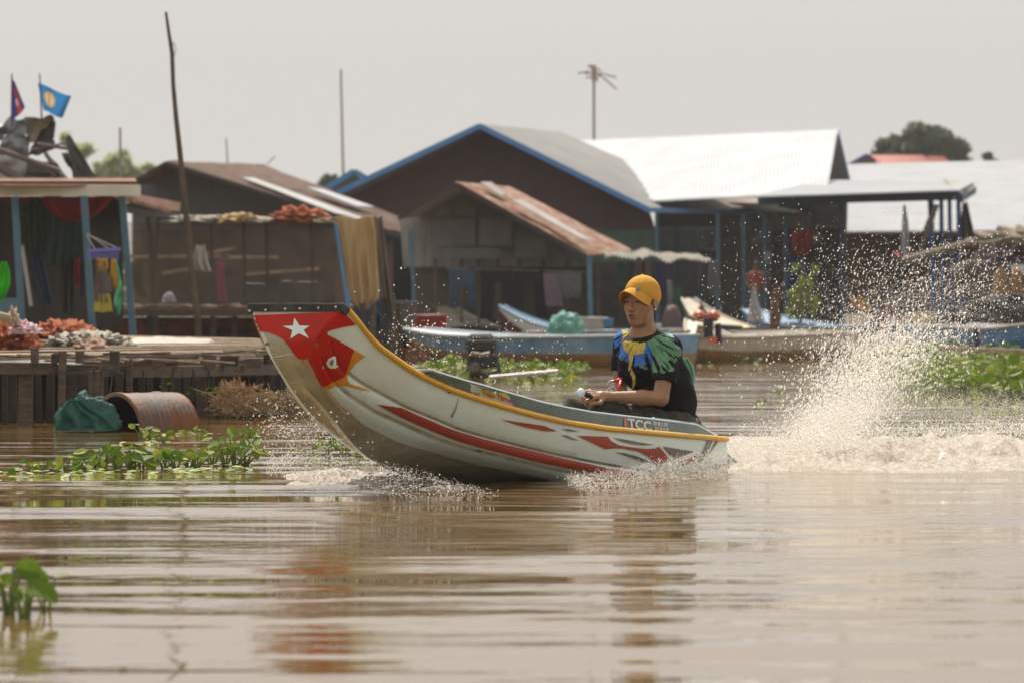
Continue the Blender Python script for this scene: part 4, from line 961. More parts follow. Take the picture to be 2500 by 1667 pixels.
T('driftwood',bar((-20,768,340),(25,778,340),.035,.03),wood_w,'pale log end lying on the net pile at the left edge','log')
T('rag',mound(18,48,758,795,338,.1,17,.35),mat('rag_tan',(.42,.33,.24),.9,(.3,.22,.16),20),'tan knotted rag standing up from the net pile','rag',None,True)
# ---- drum, bag, debris in the water
dr=thing('oil_drum',P(350,1042,376),'rusty open oil drum half sunk beside the dock','drum')
rad=.285; c0_=P(286,1046,391); ax_=Vector((.77,.62,0)).normalized(); c0_.z=-.05; L_=.44
perp=Vector((-ax_.y,ax_.x,0)); 
def ring(t,r_): return [c0_+ax_*t+perp*(r_*math.cos(a))*1.0+Vector((0,0,r_*math.sin(a))) for a in [k*2*math.pi/40 for k in range(41)]]
drm=mat('drum_rust',(.18,.07,.025),.65,(.085,.066,.058),3.5,(1,1,1),.004,30,contrast=(.42,.62))
b=MB(); rows_=[]
for i in range(41):
    t=i/40*L_; rr_=rad+.006*math.sin(i*1.9)+(.008 if i in(13,27) else 0); rows_.append(ring(t,rr_))
b.grid(rows_); b.mats=[drm]; b.grid([ring(0,rad-.014),ring(L_-.03,rad-.014)],mat('drum_inside_shade',(.022,.016,.012),.9),True); b.grid([ring(-.004,rad-.016),ring(-.006,rad+.010),ring(.014,rad+.010)])  # inside coloured dark, the shade within the drum painted in
b.add(ring(L_-.04,rad)[:-1],[tuple(range(40))])
part(b,'barrel',drm,dr,True)
gb=cloth([(974,168,180),(980,160,198),(1000,148,222),(1022,140,262),(1046,134,288)],400,.02,3,4); bag=T('sack',gb,mat('sack_teal_green',(.012,.085,.068),.5,(.04,.17,.14),8,trans=.25),'teal green plastic sack slumped in the water beside the rusty drum','sack',None,True)
b=mound(134,290,966,1050,393,.10,21,.18); T('sack',b,mat('sack_dark_green',(.018,.075,.06),.7,(.03,.11,.09),8),'dark green sack lying behind the teal sack','sack',None,True)
st_m=mat('straw_tan',(.36,.25,.13),.95,(.20,.12,.065),18,(1,1,1),.02,40)
for i,(x0,x1,yt,yb,lb) in enumerate(((525,620,940,1006,'heap of brown straw beside the rusty drum'),(560,660,962,1008,'pale tan plastic and straw washed against the dock'),(640,745,968,1010,'loose tan straw heap under the prow of the boat'))):
    b=mound(x0,x1,yt,yb,351-i*3,.12,31+i,.45,60,30,4.0)
    so_=T('straw_heap',b,mat('straw_%d'%i,(.55-.05*i,.38,.21),.95,(.22,.13,.07),14,(1,1,1),.02,40,trans=.15),lb,'straw heap','straw heaps by the dock')
    b=MB()
    for k in range(70):
        q=P(random.uniform(x0,x1),random.uniform(yt+6,yb-8),357-i*3); d=Vector((random.gauss(0,.06),random.gauss(0,.03),random.gauss(0,.045))); b.tube([q-d,q+d*.2+Vector((0,0,.01)),q+d],.0035,n=4)
    tag(b.build('straw',MATS['straw_%d'%i],so_),kind='stuff')

for i,(x,y) in enumerate(((400,940),(395,946),(510,952),(460,962))):
    b=MB(); 
    for k in range(6):
        q=P(x+random.uniform(-10,10),y+random.uniform(-5,5),356); b.prism([q,q+Vector((.02,0,.012)),q+Vector((.045,0,.004)),q+Vector((.025,0,-.012))],(0,.004,.0))
    tag(b.build('weed_tuft',mat('weed_bright',(.22,.36,.03),.6,trans=.5)),'bright green tuft growing between the dock posts','weed','tufts under the dock')
# ---- small blue roof behind
h=thing('hut',P(850,700,104),'small blue-framed white roof peeking left of the big gable','hut')
part(corr((865,420,106),(930,424,98),(960,470,98),(915,462,106),14,.01),'roof',white_roof,h)
part(wall([(790,468),(862,422),(915,462),(915,700),(790,700)],104,.1),'wall',mat('blue_grey_gable',(.06,.075,.10),.7),h)
b=MB(); b.beam(P(786,466,106.5),P(864,418,106.5),.05,.12); b.beam(P(864,418,106.5),P(930,456,106.5),.05,.12); part(b,'trim',bluep,h)
# ---- big house
h=thing('house',P(1200,760,120),'big house with a maroon gable, grey roof and bright blue trim','house')
part(wall([(830,476),(1171,312),(1585,512),(1600,560),(1600,640),(830,640)],120,.12),'wall',maroon,h)
part(wall([(960,560),(1598,560),(1598,790),(960,790)],120.6,.05),'lower_wall',greenw,h)
part(corr((1171,303,122),(1372,324,112),(1800,512,113),(1580,509,122),40,.01,.02,wob=.02),'roof',grey_roof,h)
part(corr((1171,303,122),(1372,324,112),(1000,480,112),(815,478,122),40,.01,.02),'roof',grey_roof,h)
b=MB(); b.beam(P(818,474,122.6),P(1171,308,122.6),.06,.105); part(b,'trim',bluep,h)
b=MB(); b.beam(P(1171,308,122.8),P(1584,513,122.8),.06,.105); part(b,'trim',bluep,h)
b=MB(); b.beam(P(1578,513,122.8),P(2010,524,112),.06,.095); part(b,'trim',bluep,h)
# front under the eave
part(rect(1600,524,1980,790,117,.06),'front_wall',mat('weathered_front_wall',(.25,.20,.17),.85,(.16,.13,.11),5,(1,1,4)),h)
wf=mat('window_frame_blue_grey',(.25,.30,.35),.6,(.19,.24,.29),4); glass=mat('window_dark_pane',(.018,.018,.020),.25)
part(rect(1602,540,1752,790,118,.04),'door_surround',mat('door_surround_grey',(.085,.095,.105),.7),h)
for (x0,x1,y0,y1,nm) in ((1614,1646,560,607,'window'),(1660,1700,560,770,'door'),(1711,1744,560,607,'window'),(1614,1646,640,770,'window'),(1711,1744,640,770,'window')):
    fr_=part(rect(x0-5,y0-6,x1+5,y1+5,119,.03),nm,wf,h); part(rect(x0,y0,x1,y1,119.6,.02),'pane',glass,fr_)
for x,y0 in ((1603,520),(1752,520),(1814,522),(1866,522),(1916,522),(1960,524)):
    b=MB(); b.beam(P(x,y0,121),P(x+3,790,121),.07,.07); part(b,'post',bluepost,h)
b=MB(); b.beam(P(1838,592,121),P(1866,566,121),.05,.06); part(b,'brace',bluepost,h)
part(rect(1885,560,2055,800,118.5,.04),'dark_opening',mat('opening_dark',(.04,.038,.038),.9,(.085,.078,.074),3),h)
b=MB(); b.beam(P(1880,545,119),P(2040,548,119),.05,.06); b.beam(P(1960,548,119),P(2045,552,119),.1,.06); part(b,'lintel',mat('lintel_tan',(.22,.16,.12),.8),h)
# ---- brown roof behind it
h=thing('house',P(1800,760,108),'house with a brown roof and blue rake board behind the big grey roof','house')
part(corr((1532,392,112),(1660,402,104),(2012,524,108),(1762,503,112),30,.012,.02,wob=.03),'roof',mat('brown_roof_sheet',(.16,.10,.08),.6,(.22,.16,.135),2,(1,1,1)),h)
b=MB(); b.beam(P(1530,393,112.5),P(1764,505,112.5),.05,.105); part(b,'trim',bluep,h)
b=MB(); b.prism([P(1735,440,106.5),P(1762,445,106.3),P(1880,500,107.5),P(1850,500,108)],(0,.0,.03)); part(b,'roof_sheet',ltgrey,h)
part(corr((1780,495,118),(1960,500,112),(2012,520,113),(1850,512,119),18,.012,.02),'porch_roof',mat('pale_worn_sheet',(.34,.32,.29),.6,(.26,.23,.2),2),h)
part(wall([(1600,470),(1640,460),(1980,520),(1980,760),(1600,760)],108,.1),'wall',maroon,h)
# ---- shack
h=thing('shack',P(1200,800,146),'grey plank shack with a patched orange rusty roof and laundry below','shack')
part(wall([(975,533),(1116,450),(1432,622),(1440,646),(1440,652),(985,652)],146,.1),'wall',greyboard,h)
b=MB()
for i,(x0,x1,y0,y1) in enumerate(((1060,1105,505,528),(1112,1160,505,528),(1050,1160,535,600),(1168,1250,532,600),(1256,1330,580,630),(1080,1220,606,632))): b.prism([P(x0,y0,147),P(x0,y1,147),P(x1,y1,147),P(x1,y0,147)],(0,.02,0))
part(b,'patch',mat('bleached_patch',(.215,.213,.215),.85,(.165,.163,.165),5),h)
part(wall([(1008,652),(1438,652),(1438,812),(1008,812)],144,.06),'lower_wall',mat('shack_lower_wall',(.12,.088,.068),.9,(.08,.105,.078),2),h)
part(rect(1012,640,1436,668,144.8,.05),'green_band',mat('band_olive_green',(.055,.085,.045),.8,(.08,.08,.05),6),h)
for x in (1062,1126,1167,1215,1269,1327,1385):
    b=MB(); b.beam(P(x,632,146),P(x+1,810,146),.05,.04); part(b,'batten',mat('batten_tan',(.16,.125,.085),.85,(.11,.085,.06),6),h)
rf=part(corr((1114,445,150),(1247,457,141),(1545,613,142),(1432,624,150),34,.012,.02,wob=.04),'roof',rust2,h)
for q_ in ([(1172,452,148),(1200,452,147),(1240,482,147),(1222,484,148)],[(1248,495,149),(1275,495,148),(1450,596,148.5),(1418,590,149.5)]):
    b=MB(); b.prism([P(*q)+Vector((0,-.03,.05)) for q in q_],(0,0,-.015)); part(b,'roof_sheet',mat('pale_patch_sheet',(.36,.35,.34),.5,(.27,.24,.22),3),rf,label='pale zinc patch on the rusty shack roof')
part(corr((1114,445,150),(1247,457,141),(1080,520,141),(972,532,150),24,.012,.02),'roof',pale,h)
b=MB(); b.beam(P(972,536,150.5),P(1114,449,150.5),.05,.06); b.beam(P(1114,450,150.5),P(1434,628,150.5),.05,.07); part(b,'rake_board',wood_d,h)
aw=thing('awning',P(1600,640,150),'ragged pale grey awning sticking out right of the shack roof','awning')
part(corr((1470,612,146),(1700,622,138),(1735,634,142),(1480,628,152),26,.02,.02,wob=.1),'sheet',mat('awning_worn_grey',(.30,.275,.24),.8,(.16,.15,.135),5),aw)
for x in (1458,1560): part(bar((x,628,151),(x+3,800,151),.03),'post',wood_d,aw)
b=MB(); b.beam(P(1438,628,151),P(1443,820,151),.08,.08); part(b,'corner_post',bluepost,h)
b=MB(); b.beam(P(1000,570,150),P(1009,690,150),.06,.06); b.beam(P(1004,560,150),P(1012,760,150),.05,.05); part(b,'corner_post',bluepost,h)
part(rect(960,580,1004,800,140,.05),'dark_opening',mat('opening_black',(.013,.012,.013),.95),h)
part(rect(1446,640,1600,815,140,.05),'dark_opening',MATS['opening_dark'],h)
# laundry
L_=[('shorts',[(656,1093,1162),(675,1096,1162),(700,1100,1160)],(.055,.085,.14),'blue denim shorts leftmost on the shack laundry line'),
 ('trousers',[(700,1096,1120),(750,1097,1116),(757,1098,1116)],(.05,.075,.125),'left leg of blue denim hanging under the shack roof'),
 ('trousers',[(700,1142,1162),(750,1146,1166),(752,1148,1168)],(.05,.075,.125),'right leg of blue denim hanging under the shack roof')]
b=MB(); 
for rows in ([(656,1093,1162),(675,1096,1162),(702,1100,1160)],[(700,1097,1121),(752,1097,1117)],[(700,1140,1161),(752,1146,1166)]): cloth(rows,150,.02,3,1,10,8,b)
T('jeans',b,fab('jeans2',(.05,.08,.14),(.04,.06,.10),.08),'blue jeans leftmost on the shack laundry line','laundry','laundry on the shack line',True)
for k,(dx,lb) in enumerate(((0,'first black trousers hanging beside the blue jeans'),(76,'second black trousers hanging next to the pink cloth'))):
    b=MB()
    for rows in ([(659,1180+dx*1.0,1254+dx),(690,1178+dx,1256+dx)],[(688,1178+dx,1208+dx),(780,1172+dx,1200+dx)],[(688,1226+dx,1256+dx),(780,1232+dx,1262+dx)]): cloth(rows,150,.02,3,k,10,10,b)
    T('trousers',b,fab('blk2',(.012,.011,.014),None,.05),lb,'laundry','laundry on the shack line',True)
cl('garment',[(667,1326,1352),(700,1328,1362),(748,1334,1376)],151,fab('pink2',(.24,.17,.20),(.18,.12,.16)),'faded pink cloth on the shack laundry line','laundry','laundry on the shack line',.02,4,2)
cl('garment',[(666,1353,1420),(700,1358,1420),(728,1372,1418)],150.5,fab('grey2',(.17,.165,.16),(.14,.135,.13)),'pale grey shirt rightmost on the shack laundry line','laundry','laundry on the shack line',.02,5,3)
cl('garment',[(735,1235,1275),(780,1236,1272)],148,fab('grey3',(.06,.06,.07)),'dark grey rag below the trousers in the shack','laundry','laundry on the shack line',.02,3,4)
T('laundry_line',bar((1088,655,150),(1432,664,150),.006,n=5),wood_w,'laundry line stretched under the shack gable','line')
for i,(x0,x1,y0,y1,c,lb) in enumerate(((1508,1524,640,700,(.07,.20,.14),'green shirt hanging under the ragged awning'),(1532,1546,640,690,(.14,.14,.15),'grey shirt hanging under the ragged awning'),(1548,1560,640,690,(.32,.28,.25),'cream shirt hanging under the ragged awning'),(1562,1574,640,690,(.20,.035,.03),'dark red shirt hanging under the ragged awning'),(1576,1590,640,690,(.26,.20,.17),'beige shirt hanging under the ragged awning'),(1600,1626,640,740,(.055,.045,.11),'dark purple dress hanging right of the mustard cap'),(1628,1640,684,756,(.34,.33,.33),'white strip of cloth right of the mustard cap'),(1640,1662,700,760,(.06,.13,.065),'green cloth hanging behind the orange engine'),(1730,1756,640,720,(.12,.13,.14),'grey trousers hanging on the blue post right of the awning'))):
    cl('garment',[(y0,x0,x1),((y0+y1)/2,x0-1,x1+2),(y1,x0,x1+4)],147,fab('a%d'%i,c,None,.12),lb,'laundry','laundry under the ragged awning',.02,3,i)
cl('garment',[(564,1938,1986),(590,1934,1984),(615,1940,1978),(628,1950,1964)],124,fab('red5',(.38,.045,.035),(.30,.04,.035),.4),'red shirt hanging under the porch of the blue-trimmed house','laundry',None,.05,3,2)
cl('garment',[(628,1926,1950),(700,1924,1952)],121,fab('blue5',(.03,.08,.20),(.02,.05,.14)),'dark blue cloth hanging behind the leafy shrub','laundry',None,.03,3,2)
cl('garment',[(615,1866,1884),(640,1868,1882)],122,fab('w5',(.35,.34,.34)),'small white cloth hanging on a blue post above the standing woman','laundry',None,.02,2,2)
b=MB(); c_=P(1996,582,122); g=[[c_+Vector((.10*math.sin(t)*math.cos(a),.10*math.sin(t)*math.sin(a),.10*math.cos(t))) for a in [k*math.pi/8 for k in range(17)]] for t in [k*math.pi/8 for k in range(9)]]; b.grid(g); T('hat',b,fab('hat',(.30,.24,.18)),'round tan hat hanging beside the red shirt','hat',None,True)
cl('cloth_strip',[(700,1838,1844),(740,1832,1852),(785,1824,1868)],150,fab('w6',(.52,.50,.52)),'pale triangular cloth in front of the standing woman','cloth',None,.03,2,2)
# ---- platform under the houses
h=thing('platform',P(1500,830,150),'dark timber platform carrying the shack and the blue-trimmed house','platform')
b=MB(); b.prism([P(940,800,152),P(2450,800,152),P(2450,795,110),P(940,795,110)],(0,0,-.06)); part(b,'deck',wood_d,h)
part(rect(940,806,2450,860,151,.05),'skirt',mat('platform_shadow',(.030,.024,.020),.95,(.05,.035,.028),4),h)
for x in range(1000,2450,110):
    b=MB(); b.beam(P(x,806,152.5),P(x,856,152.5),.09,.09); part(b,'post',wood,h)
# things on the platform
def basin(x,y,rx,hh_,s,m,label,cat='basin',name='basin'):
    b=MB(); c_=P(x,y,s); r_=rx/s; H_=hh_/s; b.grid([[c_+Vector((k*r_*math.cos(a),k*r_*math.sin(a),z*H_)) for a in [q*math.pi/10 for q in range(21)]] for k,z in ((0,0.02),(.8,0),(.9,.3),(1,.93),(1.06,1),(1.02,1.03),(.95,.95),(.78,.1),(0,.08))]); return T(name,b,m,label,cat,None,True)
basin(1048,824,44,54,160,mat('basin_red',(.20,.015,.018),.5),'large dark red basin beside the shack wall')
basin(1450,806,32,30,158,mat('tub_white',(.40,.42,.46),.5),'white plastic tub behind the boatman')
basin(1484,800,14,22,160,mat('tub_blue',(.06,.18,.36),.5),'small blue pot beside the white tub','pot','pot')
T('sack',mound(1335,1428,764,818,162,.25,41,.15),mat('sack_sea_green',(.06,.24,.21),.55,(.14,.34,.28),4),'sea green plastic sack lying on the blue boat','sack',None,True)
T('clay_jar',mound(1614,1668,745,815,152,.2,42,.05),mat('jar_brown',(.09,.055,.05),.6),'brown clay jar behind the orange engine','jar',None,True)
b=MB(); q=P(1790,700,140); 
T('foam_block',rect(2068,767,2120,795,168,.25),mat('foam_cream',(.62,.57,.49),.8,(.5,.44,.36),8),'cream foam block floating in front of the brown wall','foam block')
T('foam_block',rect(2234,762,2284,786,166,.25),mat('foam_yellowish',(.48,.38,.24),.85,(.38,.29,.18),8),'yellowish foam block behind the spray','foam block')
cl('tarpaulin',[(726,2078,2105),(735,2076,2112),(745,2080,2122),(760,2100,2132)],160,fab('yel7',(.55,.34,.06),(.42,.27,.06)),'yellow cloth draped left of the brown wall foot','cloth',None,.05,3)
for i,(x0,x1,y0,c,lb) in enumerate(((1880,1905,735,(.10,.05,.035),'brown bag beside the standing woman'),(2150,2200,750,(.10,.03,.035),'dark red heap behind the spray'),(2120,2150,745,(.05,.045,.05),'dark bundle right of the yellow cloth'),(1700,1730,748,(.07,.05,.045),'brown sack behind the orange engine'))):
    T('bundle',mound(x0,x1,y0,804,152,.2,50+i,.3),mat('bundle%d'%i,c,.9,tuple(k*1.5 for k in c),12),lb,'bundle','bundles on the platform',True)
# ---- far boats
def boat(name,bow,stern,beam,rise,colors,label,cat='boat',group='boats moored in front of the houses',fb=.30,stern_rise=.05,curve=2.4,decks=4):
    A_=Vector(bow); B_=Vector(stern); A_.z=B_.z=0; ax_=(A_-B_); Ln=ax_.length; ax_.normalize(); sd_=Vector((ax_.y,-ax_.x,0)); N_=30
    r_=thing(name,(A_+B_)/2,label,cat,group); hullm,strk,top=colors; lo=[];up=[]
    def st_(t):
        w_=beam/2*min(1,(1.05-t)*3.2)**.7*(.78+.22*min(1,t*4)); zt=fb+rise*max(0,(t-.45)/.55)**curve+stern_rise*(1-t)**2; zb=-.12+ (zt+.02)*max(0,(t-.62)/.38)**2*.9; return w_,zt,zb
    hl=MB(); sk_=MB(); rows_=[];rows2=[];rl=[];rr_=[]
    for i in range(N_+1):
        t=i/N_; w_,zt,zb=st_(t); c_=B_+ax_*(Ln*t); zm=zt-(zt-zb)*.42
        rows_.append([c_-sd_*w_*.93+Vector((0,0,zm)),c_-sd_*w_*.8+Vector((0,0,zb+.07)),c_-sd_*w_*.35+Vector((0,0,zb)),c_+sd_*w_*.35+Vector((0,0,zb)),c_+sd_*w_*.8+Vector((0,0,zb+.07)),c_+sd_*w_*.93+Vector((0,0,zm))])
        rows2.append((c_-sd_*w_+Vector((0,0,zt)),c_-sd_*w_*.93+Vector((0,0,zm)),c_+sd_*w_*.93+Vector((0,0,zm)),c_+sd_*w_+Vector((0,0,zt)),c_-sd_*(w_-.03)+Vector((0,0,zt)),c_+sd_*(w_-.03)+Vector((0,0,zt)),c_+Vector((0,0,max(zt-.24,zb+.05)))))
    hl.grid(rows_); hl.add(rows_[0],[(0,1,2,3,4,5)]); part(hl,'hull',hullm,r_,True)
    sk_.grid([[a[0],a[1]] for a in rows2],None,True); sk_.grid([[a[2],a[3]] for a in rows2],None,True)
    sk_.grid([[a[4],a[6],a[5]] for a in rows2]); sk_.add([rows2[0][k] for k in (0,1,2,3)],[(0,1,2,3)]); part(sk_,'strake',strk,r_,True)
    g_=MB(); g_.tube([a[0] for a in rows2],.022,n=6); g_.tube([a[3] for a in rows2],.022,n=6); part(g_,'gunwale',top,r_,True)
    if decks:
        dk_=MB(); dk_.grid([[a[4]+Vector((0,0,-.012)),(a[4]+a[5])/2+Vector((0,0,.01)),a[5]+Vector((0,0,-.012))] for a in rows2[-9:]]); part(dk_,'foredeck',top,r_,True)
        for k in range(decks):
            i=int(3+k*(N_-14)/decks); q=MB(); q.beam(rows2[i][4]-Vector((0,0,.02)),rows2[i][5]-Vector((0,0,.02)),.16,.025); part(q,'thwart',top,r_)
    return r_
yb=mat('boat_ochre',(.30,.17,.055),.5,(.20,.11,.045),5,(1,1,1),coat=.2); bb=mat('boat_blue',(.07,.17,.32),.5,(.19,.31,.43),2,coat=.2); bt=mat('boat_cream_board',(.50,.44,.33),.55,(.34,.32,.30),5); bw_=mat('boat_white_blue',(.36,.44,.52),.45,(.50,.50,.48),5)
boat('moored_boat',W(1010,886),W(1640,898),1.1,.10,(yb,bb,bw_),'long blue boat with an ochre bottom moored behind the speeding boat',fb=.33)
boat('moored_boat',W(1560,888),W(2030,872),1.0,.06,(yb,bt,bt),'ochre and cream boat moored right of the boatman',fb=.30)
boat('moored_boat',W(1225,850),W(1700,852),.9,.42,(mat('boat_dark_red',(.10,.03,.025),.5),bw_,bb),'blue boat with a pale raised bow under the sea green sack',fb=.26)
boat('moored_boat',W(1680,846),W(2020,852),.9,.55,(mat('boat_navy',(.03,.05,.13),.5),mat('boat_stripe_green_yellow',(.14,.36,.27),.5,(.52,.40,.10),1.4,(1,1,1),contrast=(.45,.55)),bt),'boat with a green and yellow striped bow right of the orange engine',fb=.24)
boat('moored_boat',W(1830,838),W(2260,850),1.0,.30,(mat('boat_mid_blue',(.06,.15,.28),.5),mat('boat_soft_blue',(.11,.22,.36),.5),bb),'soft blue boat moored in front of the leafy shrub',fb=.30)
boat('moored_boat',W(2640,872),W(2300,858),1.1,.20,(mat('boat_deep_blue',(.04,.14,.30),.5),mat('boat_deep_blue2',(.05,.17,.34),.5),bt),'deep blue boat at the right edge behind the spray',fb=.36)
boat('moored_boat',W(1075,842),W(1380,852),.9,.52,(mat('boat_brown',(.10,.07,.05),.6),bt,bt),'boat with a bleached cream bow behind the black engine',fb=.22)
boat('moored_boat',W(1690,858),W(1900,866),.8,.34,(mat('boat_olive',(.10,.11,.03),.6),bt,bt),'low olive boat with a tan bow between the striped bow and the engine',fb=.14)
# plank in the weeds
b=MB(); b.beam(W(1000,898,.03),W(1145,890,.03),.16,.04); T('floating_plank',b,bt,'pale plank floating left of the black engine','plank')
b=MB(); b.tube([P(1195,921,250),P(1362,906,250)],.02); T('drive_shaft_pole',b,mat('shaft_pale',(.45,.42,.40),.4),'pale long pole floating right of the black engine','pole')
# black engine
e=thing('boat_engine',W(1178,918,.0),'black outboard engine standing in the weeds behind the speeding boat','engine')
blk=mat('engine_black',(.012,.012,.013),.4,(.025,.025,.027),14); s=236
b=MB(); c_=P(1174,843,s); b.box(c_,(.32,.34,.15)); b.box(c_+Vector((0,0,.085)),(.27,.28,.06)); q=part(b,'cowling',blk,e); q.modifiers.new('b','BEVEL').width=.03
b=MB(); b.box(P(1180,880,s),(.20,.24,.17)); b.tube([P(1150,868,s),P(1150,915,s)],.05); b.tube([P(1205,868,s),P(1212,918,s)],.06); q=part(b,'crankcase',blk,e); q.modifiers.new('b','BEVEL').width=.02
b=MB(); b.tube([P(1158,895,s+2),P(1162,916,s+1)],.06); b.box(P(1183,914,s),(.32,.2,.05)); part(b,'mount',mat('engine_bronze',(.09,.065,.05),.5,(.05,.04,.035),12),e)
b=MB(); b.tube([P(1152,862,s+4),P(1178,866,s+4),P(1196,862,s+4)],.02); part(b,'exhaust',mat('engine_brown_metal',(.22,.17,.12),.45),e)
# orange engine
e=thing('boat_engine',W(1700,884,.25),'orange and black motor mounted on the ochre and cream boat','engine')
org=mat('engine_orange',(.50,.13,.065),.4,(.40,.10,.05),9); s=196
for x in (1707,1742):
    b=MB(); c_=P(x,772,s); b.grid([[c_+Vector((.085*math.sin(t)*math.cos(a),.12*math.sin(t)*math.sin(a),.075*math.cos(t))) for a in [k*math.pi/8 for k in range(17)]] for t in [k*math.pi/8 for k in range(9)]]); part(b,'tank',org,e,True)
b=MB(); b.box(P(1724,772,s),(.16,.2,.05)); part(b,'tank_bridge',org,e)
b=MB(); b.box(P(1729,800,s+1),(.12,.26,.24)); b.tube([P(1752,790,s),P(1755,838,s)],.045); q=part(b,'crankcase',blk,e)
b=MB(); b.box(P(1740,832,s+2),(.10,.2,.10)); part(b,'gear_cover',org,e)
b=MB(); b.tube([P(1712,795,s+2),P(1702,830,s+2)],.045); b.tube([P(1678,772,s+2),P(1698,782,s+2)],.03); part(b,'exhaust',MATS['engine_brown_metal'],e)
b=MB(); b.tube([P(1700,835,s+2),P(1692,868,s+2),P(1700,885,s+2)],.03); part(b,'mount',blk,e)
b=MB()
for i in range(9): q=P(1634+i*6,813-2*(i%3),s-14); b.grid([[q+Vector((.03*math.sin(t)*math.cos(a),.03*math.sin(t)*math.sin(a),.025*math.cos(t))) for a in [k*math.pi/3 for k in range(7)]] for t in [k*math.pi/4 for k in range(5)]])
T('chain_heap',b,wood_w,'heap of tan floats lying left of the orange engine','floats',None,True)
# orange half drum by the prow rail
dr=thing('oil_drum',W(1030,892),'orange rusty drum floating behind the rail of the speeding boat','drum')
b=MB(); c_=W(1022,884); c_.z=.02; s_=225; ax_=Vector((.8,.5,0)).normalized(); pr_=Vector((-ax_.y,ax_.x,0))
rg_=lambda t,r_:[c_+ax_*t+pr_*(r_*math.cos(a))+Vector((0,0,r_*math.sin(a))) for a in [k*2*math.pi/28 for k in range(29)]]
b.grid([rg_(-.1+.6*i/16,.25+.006*math.sin(i*2)) for i in range(17)]); b.add(rg_(.5,.25)[:-1],[tuple(range(28))]); b.add(rg_(-.06,.25)[:-1],[tuple(range(28))]); part(b,'barrel',mat('drum_orange_rust',(.30,.125,.045),.65,(.17,.08,.05),4),dr,True)
# ---- antenna
an=thing('antenna',P(1450,340,95),'tv antenna on a tall pale mast above the roofs','antenna')
part(bar((1450,178,95),(1450,345,95),.035),'mast',mat('antenna_mast',(.30,.28,.27),.6),an)
am=mat('antenna_element',(.36,.29,.25),.6)
for k,(x0,y0,x1,y1) in enumerate(((1428,180,1475,180),(1434,162,1468,172),(1440,158,1460,200),(1430,190,1470,186),(1455,175,1505,218),(1476,182,1505,190),(1410,180,1440,174))):
    part(bar((x0,y0,95),(x1,y1,95),.022,n=5),'element',am,an)
part(bar((1450,160,95),(1450,198,95),.06),'hub',am,an)
# ---- white roof house
h=thing('house',P(1750,760,112),'house with a brilliant white corrugated roof','house')
part(corr((1400,344,108),(2044,317,114),(2018,470,124),(1380,500,118),70,.022,.03),'roof',white_roof,h)
part(wall([(2045,320),(2072,440),(2060,780),(2018,780),(2020,440)],112,.1),'gable_wall',mat('gable_grey_brown',(.13,.11,.10),.8),h)
b=MB(); b.beam(P(2046,318,113),P(2018,445,121),.06,.10); b.beam(P(2044,317,112.5),P(2073,440,112.5),.05,.07); part(b,'trim',mat('grey_blue_paint',(.11,.17,.26),.5),h)
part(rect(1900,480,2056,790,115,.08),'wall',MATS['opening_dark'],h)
# ---- open shed
h=thing('open_shed',P(2200,780,128),'open shed with a bright flat metal roof on deep blue posts','shed')
part(corr((2010,440,118),(2378,446,118),(2342,464,132),(1840,480,132),66,.014,.02),'roof',white_roof,h)
part(corr((2305,438,117),(2375,446,116),(2386,462,120),(2338,466,131),10,.02,.02),'roof_end',mat('shed_end_sheet',(.34,.32,.30),.6),h)
b=MB(); b.beam(P(1850,490,130),P(2345,478,130),.08,.17); part(b,'beam',mat('shed_navy_beam',(.05,.085,.14),.6),h)
b=MB(); b.beam(P(2345,485,130),P(2378,464,120),.08,.14); part(b,'beam',MATS['shed_navy_beam'],h)
deep=mat('deep_blue_paint',(.03,.105,.27),.5,(.025,.08,.22),4)
for x0,x1,s,y1 in ((2272,2281,129,778),(2298,2302,124,770),(2318,2322,121,770),(2340,2344,126,772),(2055,2058,126,790)):
    b=MB(); b.beam(P(x0,488,s),P(x1,y1,s),.10 if x0<2280 else .075,.10); part(b,'post',deep if x0!=2055 else MATS['shed_navy_beam'],h)
b=MB(); b.beam(P(2250,580,121),P(2282,500,121),.05,.05); part(b,'brace',wood,h)
# ---- long pale roof house
h=thing('house',P(2300,770,104),'long house with a pale ribbed roof and a brown wall at the right','house')
part(corr((2040,402,98),(2620,388,98),(2620,562,112),(2040,566,112),70,.016,.02),'roof',ltgrey,h)
part(rect(2040,560,2620,790,108,.1),'wall',brownw,h)
b=MB(); b.beam(P(2040,568,112.5),P(2620,563,112.5),.04,.04); part(b,'gutter',mat('gutter_pale',(.45,.45,.46),.5),h)
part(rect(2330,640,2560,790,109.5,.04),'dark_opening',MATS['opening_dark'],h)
# ---- far red roof
h=thing('house',P(2130,600,80),'small far house with an orange red roof under the dark tree','house')
part(corr((2118,379,78),(2300,380,74),(2330,404,74),(2150,404,79),20,.02),'roof',mat('far_red_roof',(.30,.085,.055),.7),h)
part(wall([(2070,405),(2116,382),(2152,405),(2152,600),(2070,600)],77,.1),'wall',mat('far_wall',(.12,.07,.06),.8),h)
b=MB(); b.beam(P(2068,406,78.5),P(2116,379,78.5),.06,.10); b.beam(P(2116,379,78.5),P(2154,405,78.5),.06,.10); part(b,'trim',mat('far_blue_trim',(.05,.06,.22),.6),h)
b=MB(); b.beam(P(2160,378,75),P(2312,382,75),.05,.05); part(b,'ridge_pole',mat('far_ridge',(.22,.15,.14),.8),h)
